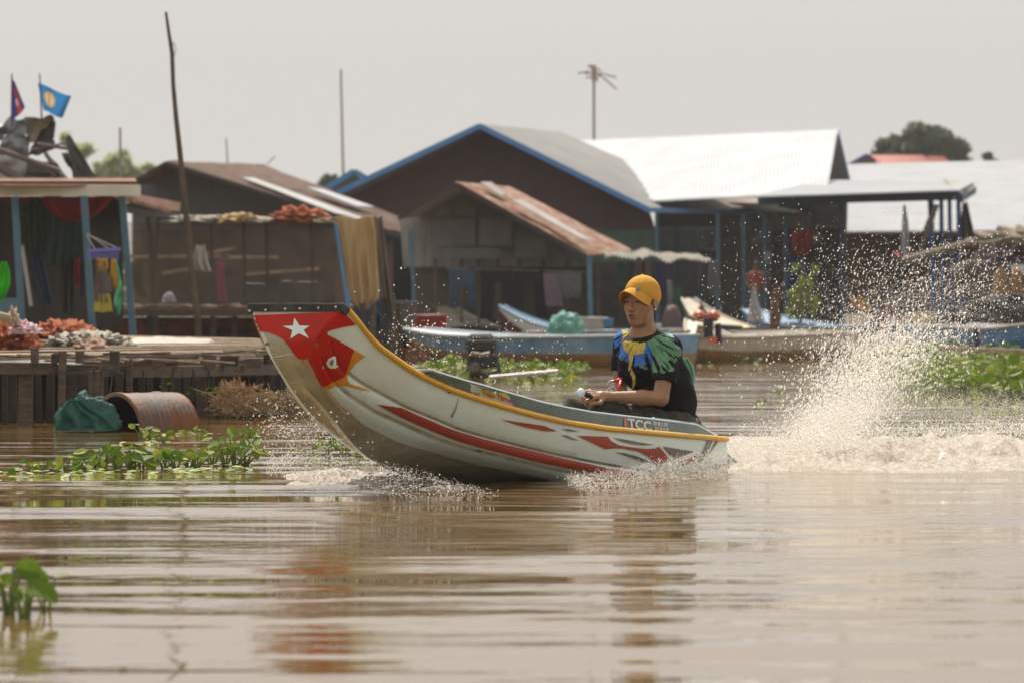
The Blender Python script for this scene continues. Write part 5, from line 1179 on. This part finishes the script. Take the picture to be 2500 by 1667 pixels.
# ---- clutter at right
T('boom_pole',bar((2210,636,150),(2385,588,158),.07,.05,10),mat('boom_tan',(.20,.17,.13),.8,(.12,.10,.08),6),'thick tan pole slanting up past the deep blue posts','pole')
cl('white_drape',[(500,2205,2211),(560,2202,2220),(615,2199,2218),(628,2203,2214)],140,fab('w8',(.42,.42,.43)),'long pale cloth hanging in front of the brown wall','cloth',None,.03,2)
T('tent_pole',bar((2288,500,135),(2232,660,135),.04),wood,'grey pole leaning left of the deep blue posts','pole')
cl('tarpaulin',[(495,2350,2362),(540,2345,2372),(585,2338,2382)],126,fab('dk8',(.10,.09,.085)),'dark pointed canvas right of the deep blue posts','canvas',None,.05,2)
T('bush_heap',mound(2380,2620,560,600,140,.6,61,.3),mat('heap_tan_leaf',(.26,.21,.15),.9,(.14,.11,.09),8),'heap of tan branches on the cart shelter at the right edge','branches',None,True)
T('bougainvillea',mound(2420,2620,578,640,138,.6,62,.35),mat('heap_purple',(.14,.06,.12),.9,(.05,.045,.035),7),'dark purple flowering heap at the right edge','flowers',None,True)
T('wood_stack',mound(2330,2620,600,720,134,.6,63,.25),mat('heap_dark_wood',(.05,.04,.034),.95,(.12,.095,.075),5),'dark stack of brushwood under the purple flowers','brushwood',None,True)
T('sheet_metal',wall([(2462,648),(2620,640),(2620,672),(2480,668)],142,.03),white_roof,'small shining metal sheet at the right edge','sheet')
for i,(x0,x1) in enumerate(((2424,2462),(2464,2500),(2502,2560))):
    T('rice_sack',mound(x0,x1,655,742,150,.25,65+i,.12),mat('sack_ochre%d'%i,(.26,.135,.045),.85,(.18,.10,.04),6),['ochre sack leaning leftmost of three at the right edge','ochre sack standing in the middle of three at the right edge','ochre sack cut by the right edge of the photo'][i],'sack','ochre sacks at the right edge',True)
T('dark_heap',mound(2330,2620,725,800,152,.5,69,.2),mat('heap_black',(.025,.023,.024),.95,(.05,.045,.04),6),'low black heap below the ochre sacks','heap',None,True)
b=MB(); b.tube([P(2385,800,190),P(2384,880,190)],.035); T('mooring_post',b,wood_d,'lone dark post standing in the water weeds at the right','post')
b=MB(); b.beam(W(2300,850,.28),W(2620,862,.28),.12,.04); T('floating_plank',b,wood_w,'long plank lying before the deep blue boat','plank')
# ---- people in the background
def person(px,yfoot,s,hgt,top,bot,hat,label,face=(0,-1),arm=0,hatm=None):
    base=P(px,yfoot,s); k=hgt/1.7; X_=Vector((1,0,0)); r_=thing('person',base,label,'person')
    q=lambda x,y,z: base+Vector((x*k,y*k,z*k))
    S=SDF(base+Vector((-.45,-.45,-.03)),base+Vector((.45,.45,hgt+.15)),.015)
    for sg in (-1,1):
        S.cone(q(.09*sg,0,.9),q(.10*sg,-.02,.48),.085*k,.06*k,.03); S.cone(q(.10*sg,-.02,.48),q(.11*sg,.02,.06),.055*k,.038*k,.02); S.cone(q(.11*sg,.02,.05),q(.12*sg,-.12,.03),.04*k,.03*k,.02)
        S.cone(q(.17*sg,0,1.38),q(.24*sg,-.02,1.12),.048*k,.04*k,.02); S.cone(q(.24*sg,-.02,1.12),q(.20*sg,-.16-.1*arm,1.0+.15*arm),.036*k,.026*k,.02); S.cone(q(.20*sg,-.16-.1*arm,1.0+.15*arm),q(.19*sg,-.23-.1*arm,.98+.17*arm),.03*k,.022*k,.02)
    S.cone(q(0,0,.92),q(0,0,1.15),.13*k,.12*k,.05); S.cone(q(0,0,1.15),q(0,0,1.35),.13*k,.14*k,.05); S.cone(q(-.15,0,1.38),q(.15,0,1.38),.055*k,.055*k,.05); S.cone(q(0,0,1.40),q(0,-.01,1.52),.05*k,.048*k,.02)
    S.ell(q(0,0,1.62),(.078*k,.095*k,.115*k),None,.02); S.cone(q(0,-.09,1.61),q(0,-.11,1.59),.012*k,.014*k,.01)
    V,Q=S.mesh(); npmesh('body',V,Q,mat('far_skin',(.20,.10,.055),.6),parent=r_)
    S=SDF(base+Vector((-.45,-.45,.3)),base+Vector((.45,.45,hgt)),.015)
    S.cone(q(0,0,.92),q(0,0,1.15),.15*k,.14*k,.05); S.cone(q(0,0,1.15),q(0,0,1.35),.15*k,.155*k,.05); S.cone(q(-.16,0,1.37),q(.16,0,1.37),.068*k,.068*k,.05)
    for sg in (-1,1): S.cone(q(.17*sg,0,1.38),q(.22*sg,-.01,1.2),.062*k,.058*k,.02)
    V,Q=S.mesh(); npmesh('shirt',V,Q,top,parent=r_)
    S=SDF(base+Vector((-.35,-.35,.05)),base+Vector((.35,.35,hgt*.62)),.015)
    for sg in (-1,1): S.cone(q(.08*sg,0,.95),q(.10*sg,-.02,.45),.105*k,.085*k,.03)
    V,Q=S.mesh(); npmesh('trousers',V,Q,bot,parent=r_)
    S=SDF(base+Vector((-.2,-.25,hgt-.4)),base+Vector((.2,.25,hgt+.15)),.012); S.ell(q(0,.012,1.66),(.086*k,.10*k,.10*k),None,.02); S.cut(tuple(q(0,-.04,1.60)),(0,-.75,-.66))
    if hatm: S.cone(q(-.03,-.08,1.68),q(.03,-.14,1.665),.03*k,.02*k,.02)
    V,Q=S.mesh(); npmesh('cap' if hatm else 'hair',V,Q,hatm or mat('far_hair',(.02,.016,.014),.7),parent=r_)
person(1846,790,128,1.15,mat('top_tan_red',(.30,.13,.08),.9,(.24,.04,.035),4),mat('skirt_grey_blue',(.07,.09,.12),.9),None,'girl in a tan and red top standing at the blue posts of the porch')
person(1897,795,122,.85,mat('top_brown',(.16,.07,.045),.9),mat('shorts_brown',(.07,.04,.03),.9),None,'small child in brown standing right of the girl in the tan and red top')
person(2192,800,118,1.5,mat('top_black',(.014,.014,.017),.9),mat('trouser_grey',(.12,.12,.14),.9),None,'man in a red cap and black shirt behind the spray',hatm=mat('cap_red',(.45,.02,.02),.7),arm=1)
# ---- ground far behind
b=MB(); b.prism([Vector((-400,170,-.5)),Vector((400,170,-.5)),Vector((400,800,.6)),Vector((-400,800,.6))],(0,0,-.5)); tag(b.build('ground',mat('far_bank',(.10,.11,.06),.9,(.14,.12,.08),.05)),kind='structure')
# ---------------------------------------------------------------- trees
def leafcloud(blobs,n,size,m,name,par,seed=0):
    r=np.random.default_rng(seed); V=[];Fc=[]; tot=sum(b[3]*b[4] for b in blobs)
    for (cx,cy,cz,rx,rz) in blobs:
        k=int(n*rx*rz/tot)
        d=r.normal(size=(k,3)); d/=np.linalg.norm(d,axis=1)[:,None]; rad=r.uniform(.25,1.08,(k,1))**.5
        nz=np.array([noise.noise(Vector(x)*2.2+Vector((seed,cx,0))) for x in d])[:,None]
        c=np.array([cx,cy,cz])+d*np.array([rx,rx*.8,rz])*rad*(1+.75*nz)
        u=r.normal(size=(k,3)); u/=np.linalg.norm(u,axis=1)[:,None]; w_=np.cross(u,r.normal(size=(k,3))); w_/=np.linalg.norm(w_,axis=1)[:,None]
        s=size*r.uniform(.5,1.3,(k,1)); q=np.stack([c-u*s,c+w_*s*.5,c+u*s,c-w_*s*.5],1).reshape(-1,3); b0=sum(len(v) for v in V); V.append(q); Fc.append(np.arange(k*4).reshape(-1,4)+b0)
    return npmesh(name,np.concatenate(V),np.concatenate(Fc),m,smooth=False,parent=par)
def tree(px,ybase,s,blobs,m,label,n=5000,size=.12,seed=0,group=None):
    base=P(px,ybase,s); t=thing('tree',base,label,'tree',group); bl=[]
    for (x,y,rx,ry) in blobs: c=P(x,y,s); bl.append((c.x,c.y+random.uniform(-.3,.3)*rx/s,c.z,rx/s,ry/s))
    leafcloud(bl,n,size,m,'crown',t,seed); b=MB()
    top=Vector((bl[0][0],bl[0][1],bl[0][2])); b.tube([base,base.lerp(top,.5)+Vector((.1,0,0)),top],[.22,.16,.06])
    for q in bl[1:]: b.tube([base.lerp(top,.55),Vector(q[:3])],[.1,.03],n=6)
    b.build('trunk',mat('bark_grey',(.10,.08,.06),.9,(.16,.13,.10),8),t,True)
lf_d=mat('leaf_far_dark',(.065,.095,.050),.7,(.11,.13,.075),1.5,trans=.25); lf_p=mat('leaf_far_hazed',(.42,.50,.28),.9,(.50,.56,.33),1.0,trans=.5)  # pale far leaves carry the distance haze in their colour
tree(2255,600,52,[(2255,350,65,36),(2190,365,45,28),(2315,370,50,30),(2225,388,60,20),(2300,392,60,18),(2265,325,38,16),(2150,385,22,12)],lf_d,'big round dark tree on the skyline above the far red roof',14000,.15,1)
tree(2410,600,52,[(2412,382,12,9),(2420,395,16,6)],lf_d,'tiny dark treetop above the pale ribbed roof',700,.10,2)
tree(285,700,60,[(290,410,34,34),(250,420,22,24),(320,425,26,20),(300,380,16,14)],lf_p,'pale green tree between the torn roof and the dark gable',5000,.11,3,'pale trees behind the left houses')
tree(205,700,60,[(205,366,26,16),(190,385,20,12),(160,340,14,16)],lf_p,'thin pale green tree behind the torn roof sheets',1200,.10,4,'pale trees behind the left houses')
tree(800,700,60,[(803,445,20,16),(790,458,18,12)],lf_d,'small green treetop left of the small blue-framed roof',1400,.10,5)
tree(362,700,60,[(362,410,16,10)],lf_p,'faint pale treetop left of the rusty brown roof',500,.10,6,'pale trees behind the left houses')
tree(755,700,60,[(755,470,20,8)],lf_p,'low pale treetop between the rusty roof and the small blue-framed roof',300,.10,6,'pale trees behind the left houses')
b=P(0,0,1); fo=[]
for i in range(60): fo.append((-60+i*2.1,250+random.uniform(-20,20),1.0,3.2,2.2+random.uniform(-.8,1.0)))
o=leafcloud(fo,16000,.35,lf_d,'far_shrubs',None,9); tag(o,'low band of far shrubs behind the floating village','shrubs',kind='stuff')
# shrub on the platform
t=thing('potted_shrub',P(1955,790,150),'yellow green leafy shrub growing in front of the dark porch','shrub')
bl=[]
for (x,y,rx,ry) in ((1950,745,28,36),(1965,700,20,26),(1940,655,14,10),(1990,660,10,14),(1985,745,16,26),(1945,765,26,18),(1930,715,12,10)): c=P(x,y,148); bl.append((c.x,c.y,c.z,rx/148,ry/148))
leafcloud(bl,1100,.035,mat('leaf_yellow_green',(.17,.22,.03),.6,(.24,.27,.04),4,trans=.45),'foliage',t,5); q=MB(); q.tube([P(1955,795,150),P(1950,740,150),P(1965,690,150)],[.03,.02,.01]); q.tube([P(1955,770,150),P(1985,720,150),P(1990,665,150)],[.02,.015,.008]); q.build('stem',wood,t)
# ---------------------------------------------------------------- water hyacinth
leafm=mat('hyacinth_leaf',(.085,.17,.014),.5,(.19,.27,.022),14,(1,1,1),trans=.5,spec=.25); leafy=mat('hyacinth_leaf_yellow',(.36,.38,.03),.5,(.24,.30,.03),14,trans=.45); stem=mat('hyacinth_stalk',(.16,.22,.05),.5,trans=.2); rootm=mat('hyacinth_root',(.03,.022,.015),.9)
def leaf(mb,c,nrm,tip,L,Wd,m):
    nrm=nrm.normalized(); tip=(tip-nrm*tip.dot(nrm)).normalized(); sd_=nrm.cross(tip); ring=[]
    ctr=c+tip*L*.45-nrm*L*.05
    for k in range(12):
        a=2*math.pi*k/12; x=math.cos(a); y=math.sin(a); ring.append(c+tip*(L*(.5-.5*x))+sd_*(Wd*.5*y*(1.1-.25*(1-x)*.5))+nrm*(L*.06*(abs(y)))-nrm*(L*.10*(.5-.5*x)**2))
    mb.add([ctr]+ring,[(0,k+1,(k+1)%12+1) for k in range(12)],m)
def plant(mb,px,py,hgt,n,size,seed,spread=1.0):
    r=random.Random(seed); base=W(px,py,0.0)
    for i in range(n):
        a=2*math.pi*i/n+r.uniform(-.5,.5); lean=r.uniform(.25,1.0)*spread; h_=hgt*r.uniform(.55,1.0)*(1.15-.5*lean); d=Vector((math.cos(a),math.sin(a),0)); 
        p0=base+d*.01; p1=base+d*hgt*lean*.35+Vector((0,0,h_*.6)); p2=base+d*hgt*lean*.75+Vector((0,0,h_))
        mb.tube([p0,p1,p2],[size*.10,size*.06,size*.045],stem,n=5,cap=False)
        up=Vector((d.x*r.uniform(-.4,.9),d.y*.5+r.uniform(-.3,.3)-.45,r.uniform(.3,1))); leaf(mb,p2-d*size*.1,up,d*1.0+Vector((0,0,r.uniform(-.1,.9))),size*r.uniform(.8,1.25),size*r.uniform(.65,.95),leafm if r.random()>.25 else leafy)
def clump(label,pts,hgt,n,size,seed,group,pads=0):
    r=random.Random(seed); root_=thing('water_hyacinth',W(pts[0][0],pts[0][1],0),label,'water plant',group)
    for i,(x,y,k) in enumerate(pts):
        mb=MB(); plant(mb,x,y,hgt*k,n,size*(.75+.25*k),seed*31+i); mb.build('rosette',None,root_)
    for i in range(pads):
        mb=MB(); x,y,k=r.choice(pts); c=W(x+r.uniform(-40,40),y+r.uniform(-6,10),.008); leaf(mb,c,Vector((r.uniform(-.15,.15),-.1,1)),Vector((r.uniform(-1,1),r.uniform(-.5,.5),0)),size*.9,size*.7,leafy if r.random()<.5 else leafm); mb.build('floating_leaf',None,root_)
G1='water hyacinth clumps'
clump('tall clump of water hyacinth with big round leaves in the left foreground',[(22,1500,1.05),(60,1508,.95)],.155,5,.075,1,G1)
clump('small single hyacinth stalk right of the tall foreground clump',[(112,1492,.8)],.12,4,.05,2,G1)
clump('low hyacinth leaves at the left end of the floating row',[(70,1150,.45),(110,1150,.5),(160,1148,.75),(30,1155,.3)],.11,5,.05,3,G1,20)
clump('tall dark green hyacinth in the middle of the floating row',[(225,1146,.85),(250,1146,1.15),(285,1148,1.1),(320,1148,1.05),(205,1150,.7)],.115,8,.060,4,G1,20)
clump('spreading hyacinth leaves right of the middle of the floating row',[(370,1146,.85),(400,1144,.8),(430,1144,.95),(460,1142,.9),(480,1144,.8),(345,1148,.8)],.110,7,.060,5,G1,24)
clump('upright hyacinth tuft at the right end of the floating row near the spray',[(520,1136,.95),(550,1138,1.25),(575,1136,1.3),(600,1134,1.1)],.135,7,.062,6,G1,14)
clump('small far hyacinth tuft before the rusty drum',[(345,1070,.7),(365,1078,.6),(400,1080,.5)],.13,5,.05,7,G1,10)
clump('flat pale hyacinth leaves floating right of the rusty drum',[(455,1056,.2),(485,1054,.3)],.12,4,.05,8,G1,8)
clump('lone far hyacinth leaf left of the prow spray',[(590,1068,.5),(610,1066,.4)],.12,4,.05,9,G1,4)
clump('hyacinth floating behind the splash under the prow',[(760,1120,.6),(800,1118,.9),(840,1112,.7),(880,1116,.5)],.13,5,.055,10,G1,8)
clump('bright hyacinth leaves left of the black engine',[(1085,905,1.0),(1110,900,1.1),(1130,905,.9),(1065,908,.7)],.20,6,.09,11,G1,6)
clump('hyacinth leaves just right of the black engine',[(1235,918,1.1),(1262,922,1.2),(1290,920,.9)],.20,6,.09,12,G1,8)
clump('sparse hyacinth patch before the ochre boat bottom',[(1330,914,.8),(1365,916,.7),(1300,930,.6),(1380,936,.5)],.18,5,.09,13,G1,10)
clump('hyacinth tuft left of the tall spray plume',[(2020,985,.9),(2050,984,1.0),(2000,990,.6),(2070,975,.8)],.18,6,.07,14,G1,8)
clump('hyacinth leaves close to the right edge above the wake',[(2440,985,1.3),(2470,975,1.5),(2500,980,1.4),(2410,990,.9),(2530,978,1.4)],.20,8,.085,15,G1,10)
clump('hyacinth leaves under the spray at the right',[(2300,975,1.2),(2350,970,1.3),(2250,965,1.1),(2390,968,1.1)],.20,8,.08,16,G1,10)
clump('thin line of weeds along the ochre and cream boat',[(1770,882,.4),(1810,884,.4),(1850,886,.35),(1730,888,.3)],.16,5,.07,17,G1,6)
clump('pale hyacinth remnants left of the far tall plume base',[(1900,960,.3),(1860,985,.2)],.14,4,.05,18,G1,6)
# far mass
mb=MB(); r=random.Random(5)
for i in range(420):
    y=850+r.random()**.8*120; x=r.uniform(2090+ (960-y)*.3,2560); 
    plant(mb,x,y,.22*r.uniform(.5,1.1),4,.09*r.uniform(.7,1.1),1000+i)
for i in range(120): 
    plant(mb,r.uniform(1040,1420),r.uniform(895,925),.12,3,.06,3000+i)
tag(mb.build('hyacinth_mat'),'floating mat of water hyacinth in front of the far boats','water plants',kind='stuff')
# ---------------------------------------------------------------- wake, foam and spray
foam=bpy.data.materials.new('foam'); foam.use_nodes=True; nt=foam.node_tree; N=nt.nodes; L=nt.links; b_=N['Principled BSDF']
geo=N.new('ShaderNodeNewGeometry'); nn=N.new('ShaderNodeTexNoise'); nn.inputs['Scale'].default_value=26; nn.inputs['Detail'].default_value=8; nn.inputs['Roughness'].default_value=.75; L.new(geo.outputs['Position'],nn.inputs['Vector'])
cr=N.new('ShaderNodeValToRGB'); cr.color_ramp.elements[0].position=.38; cr.color_ramp.elements[0].color=(.58,.47,.36,1); cr.color_ramp.elements[1].position=.62; cr.color_ramp.elements[1].color=(.90,.85,.77,1); L.new(nn.outputs['Fac'],cr.inputs[0]); L.new(cr.outputs[0],b_.inputs['Base Color'])
b_.inputs['Roughness'].default_value=.22; b_.inputs['IOR'].default_value=1.33
bpn=N.new('ShaderNodeBump'); bpn.inputs['Distance'].default_value=.009; L.new(nn.outputs['Fac'],bpn.inputs['Height']); L.new(bpn.outputs[0],b_.inputs['Normal'])
tl_=N.new('ShaderNodeBsdfTranslucent'); L.new(cr.outputs[0],tl_.inputs['Color']); ms_=N.new('ShaderNodeMixShader'); ms_.inputs[0].default_value=.4; L.new(b_.outputs[0],ms_.inputs[1]); L.new(tl_.outputs[0],ms_.inputs[2]); L.new(ms_.outputs[0],N['Material Output'].inputs['Surface'])
drop=mat('water_droplet',(.97,.95,.92),.12,trans=.62,spec=1.0)
def hf(name,x0,x1,y0,y1,nx,ny,fn,m):
    xs=np.linspace(x0,x1,nx); ys=np.linspace(y0,y1,ny); V=np.zeros((ny,nx,3)); 
    for j,y in enumerate(ys):
        for i,x in enumerate(xs): V[j,i]=(x,y,fn(x,y))
    idx=np.arange(nx*ny).reshape(ny,nx); Q=np.stack([idx[:-1,:-1],idx[:-1,1:],idx[1:,1:],idx[1:,:-1]],-1).reshape(-1,4)
    zz=V.reshape(-1,3)[:,2]; Q=Q[(zz[Q]>-.02).any(axis=1)]
    return npmesh(name,V.reshape(-1,3),Q,m)
def sst(a,b,x): t=max(0,min(1,(x-a)/(b-a))); return t*t*(3-2*t)
def turb(x,y,sc,o=4): return noise.turbulence(Vector((x*sc,y*sc,1.7)),o,False,amplitude_scale=.55,frequency_scale=2.1)
# main wake: a churned ridge running right and back from the stern
def wake(x,y):
    near=19.9+.16*(x-1.0)+.25*math.sin(x*1.3)*.3; nr=near+.14*noise.noise(Vector((x*2.2,3,1)))
    a=sst(nr,nr+.7,y)*(1-sst(24.6+.1*x,27.5,y)); b=sst(.28,.75,x)*(1-sst(5.2,7,x))
    ridge=math.exp(-((y-(21.5+.45*(x-1)))/.9)**2); plume=math.exp(-((x-2.35)/.45)**2-((y-22.6)/.7)**2)
    e=a*b; t=turb(x,y,4.5); return -.03+e*(.045+ridge*.05*sst(.6,1.6,x)+plume*.08+ (t-.5)*.042*(.6+ridge)+(turb(x,y,14,2)-.4)*.016 )
o=hf('wake_foam',.2,6.8,19.2,27.6,330,300,wake,foam); tag(o,'churned creamy wake behind the speeding boat','wake',kind='stuff')
def bowf(x,y):
    c=19.9-.9*sst(-.9,-.2,x); e=math.exp(-abs((y-c)/(1.15-.5*sst(-.9,-.2,x)))**3)*sst(-1.30,-.85,x)*(1-sst(-.45,.0,x)); return -.03+e*(.055+(turb(x,y,6)-.5)*.045+(turb(x,y,16,2)-.4)*.014)
o=hf('bow_foam',-1.4,.1,17.8,21.8,220,300,bowf,foam); tag(o,'foam sheet spreading under the prow of the speeding boat','foam',kind='stuff')
def sidef(x,y):
    c=S0+HD*max(0,min(2.1,(S0.x+.42-x)/.5)); g_=S0+LT*.40; k=(Vector((x,y,0))-g_).dot(LT); xi=(Vector((x,y,0))-g_).dot(HD)
    e=math.exp(-((k-.05)/.12)**2)*sst(-.5,.0,xi)*(1-sst(.85,1.35,xi)); return -.03+e*(.065+(turb(x,y,9)-.5)*.07)*(1-.45*sst(.4,1.2,xi))
o=hf('side_foam',.0,1.9,18.9,22.2,220,260,sidef,foam); tag(o,'foam curling along the stern quarter of the speeding boat','foam',kind='stuff')
OCT=np.array([(1,0,0),(-1,0,0),(0,1,0),(0,-1,0),(0,0,1),(0,0,-1)],float); OF=np.array([(0,2,4),(2,1,4),(1,3,4),(3,0,4),(2,0,5),(1,2,5),(3,1,5),(0,3,5)])
def drops(name,px,py,s,r,label,streak=None):
    n=len(px); x=(px-1250)/s; y=F/s; z=CH-(py-HY)/s; ok=z>.0; x,y,z,r=x[ok],y[ok],z[ok],r[ok]; n=len(x)
    c=np.stack([x,y,z],1); q=OCT[None]*r[:,None,None]*rng.uniform(.75,1.3,(n,6,1))
    if streak is not None: q=q+ (q@np.array(streak))[...,None]*np.array(streak)[None,None]*1.7
    V=(c[:,None,:]+q).reshape(-1,3); Q=(OF[None]+6*np.arange(n)[:,None,None]).reshape(-1,3)
    o=npmesh(name,V,Q,drop); return tag(o,label,'spray',kind='stuff')
def rs(n,lo=.0011,hi=.006,p=2.6): return 1.08*(lo+(hi-lo)*rng.power(1,n)*0+ (hi-lo)*rng.random(n)**p)
def gg(n,m,s): return rng.normal(m,s,n)
# tall plume: fan leaning to the upper right
n=11500; t=rng.random(n)**1.9; ang=rng.normal(0,.30,n); 
bx=1990+330*t+ (rng.normal(0,1,n))*(50+120*t); by=1085-470*t+rng.normal(0,28,n)-12*np.abs(rng.normal(0,1,n))
drops('spray_plume',bx,by,rng.uniform(425,485,n),rs(n,.0008,.0042,3.0)*(1-.25*t),'tall fan of water droplets thrown up behind the boat',(.42,0,.9))
# dense lower core
n=15000; t=rng.random(n)**1.5; bx=2010+190*t+rng.normal(0,1,n)*(38+48*t); by=1090-300*t+rng.normal(0,20,n)
drops('spray_core',bx,by,rng.uniform(435,480,n),rs(n,.0009,.0036,2.2),'dense white foot of the droplet fan',(.42,0,.9))
# wide high scatter
n=2500; bx=rng.normal(2240,200,n); by=720-np.abs(rng.normal(0,1,n))*75+rng.normal(0,50,n); ok=(bx<2560)&(bx>1740); bx,by=bx[ok],by[ok]; n=len(bx)
drops('spray_scatter',bx,by,rng.uniform(420,500,n),rs(n,.0009,.0040,3.5),'fine droplets scattered high over the wake')
# right wake spray, low
n=15000; bx=rng.uniform(1500,2560,n); top=np.interp(bx,[1500,1780,1900,2000,2120,2300,2560],[1125,1098,1070,1020,985,1020,1010]); by=top+rng.random(n)**.7*(1175-top)+rng.normal(0,9,n)
drops('wake_spray',bx,by,rng.uniform(470,515,n),rs(n,.0009,.0036,2.6),'fine spray skimming low over the churned wake')
n=900; bx=rng.uniform(1700,2150,n); by=rng.normal(760,110,n)
drops('loose_spray',bx,by,rng.uniform(440,500,n),rs(n,.0010,.0036,3),'loose droplets flying right of the boatman')
# side splash at the hull
n=10000; t=rng.random(n); bx=1395+t*400+rng.normal(0,12,n); top=np.interp(bx,[1380,1450,1520,1600,1700,1800],[1165,1160,1148,1128,1112,1096]); bot=np.interp(bx,[1380,1440,1520,1800],[1175,1210,1200,1165]); by=top+rng.random(n)*(bot-top)+rng.normal(0,5,n)-np.abs(rng.normal(0,6,n))
bp_s=np.interp(bx,[1380,1520,1770],[572,545,520]); drops('hull_spray',bx,by,bp_s*rng.uniform(.99,1.03,n),rs(n,.0007,.0024,2.6),'splash boiling along the hull near the stern')
# spray at the prow, left
n=1700; bx=rng.normal(735,70,n); by=1070+rng.normal(0,48,n)+.15*(bx-740); ok=(bx>600)&(by<1170)&(by>940); bx,by=bx[ok],by[ok]; n=len(bx)
drops('prow_spray',bx,by,rng.uniform(500,600,n),rs(n,.0010,.0042,2.8),'droplets thrown out left of the prow')
n=6500; bx=650+570*rng.beta(1.3,1.7,n); lo_=np.interp(bx,[640,760,900,1020,1210],[1150,1175,1205,1225,1215]); hi_=np.interp(bx,[640,760,900,1020,1100,1210],[1120,1105,1120,1150,1175,1200]); by=hi_+(lo_-hi_)*rng.random(n)**1.2+rng.normal(0,5,n)
drops('bow_spray',bx,by,rng.uniform(548,600,n),rs(n,.0008,.0030,2.6),'fine spray over the foam under the prow')
n=520; bx=rng.uniform(930,1420,n); by=rng.uniform(780,960,n)-.0*bx; drops('flying_drops',bx,by,rng.uniform(470,560,n),rs(n,.0013,.0042,2.4),'single bright droplets flying over the coaming')
n=260; bx=rng.normal(1010,60,n); by=rng.normal(820,60,n); drops('flying_drops',bx,by,rng.uniform(470,560,n),rs(n,.0013,.0045,2.4),'bright droplets flying behind the prow rail')
n=5000; bx=rng.uniform(1780,2560,n); by=np.interp(bx,[1780,2000,2300,2560],[1092,1062,1052,1046])+rng.normal(0,14,n)
drops('crest_spray',bx,by,rng.uniform(440,500,n),rs(n,.0008,.0034,3.0),'fine droplets torn off the crest of the wake',(.6,0,.5))
n=34000; t=rng.random(n)**1.7; bx=2000+300*t+rng.normal(0,1,n)*(45+95*t); by=1092-400*t+rng.normal(0,22,n)
drops('spray_mist',bx,by,rng.uniform(425,485,n),rng.uniform(.0004,.0011,n),'fine mist hanging in the droplet fan',(.42,0,.9))
n=26000; bx=rng.uniform(1800,2560,n); by=np.interp(bx,[1800,2000,2150,2350,2560],[1085,1030,990,1000,1020])+rng.normal(0,26,n)-10*np.abs(rng.normal(0,1,n)); 
drops('wake_mist',bx,by,rng.uniform(430,500,n),rng.uniform(.0004,.0012,n),'fine mist low over the wake reaching the right edge',(.7,0,.4))
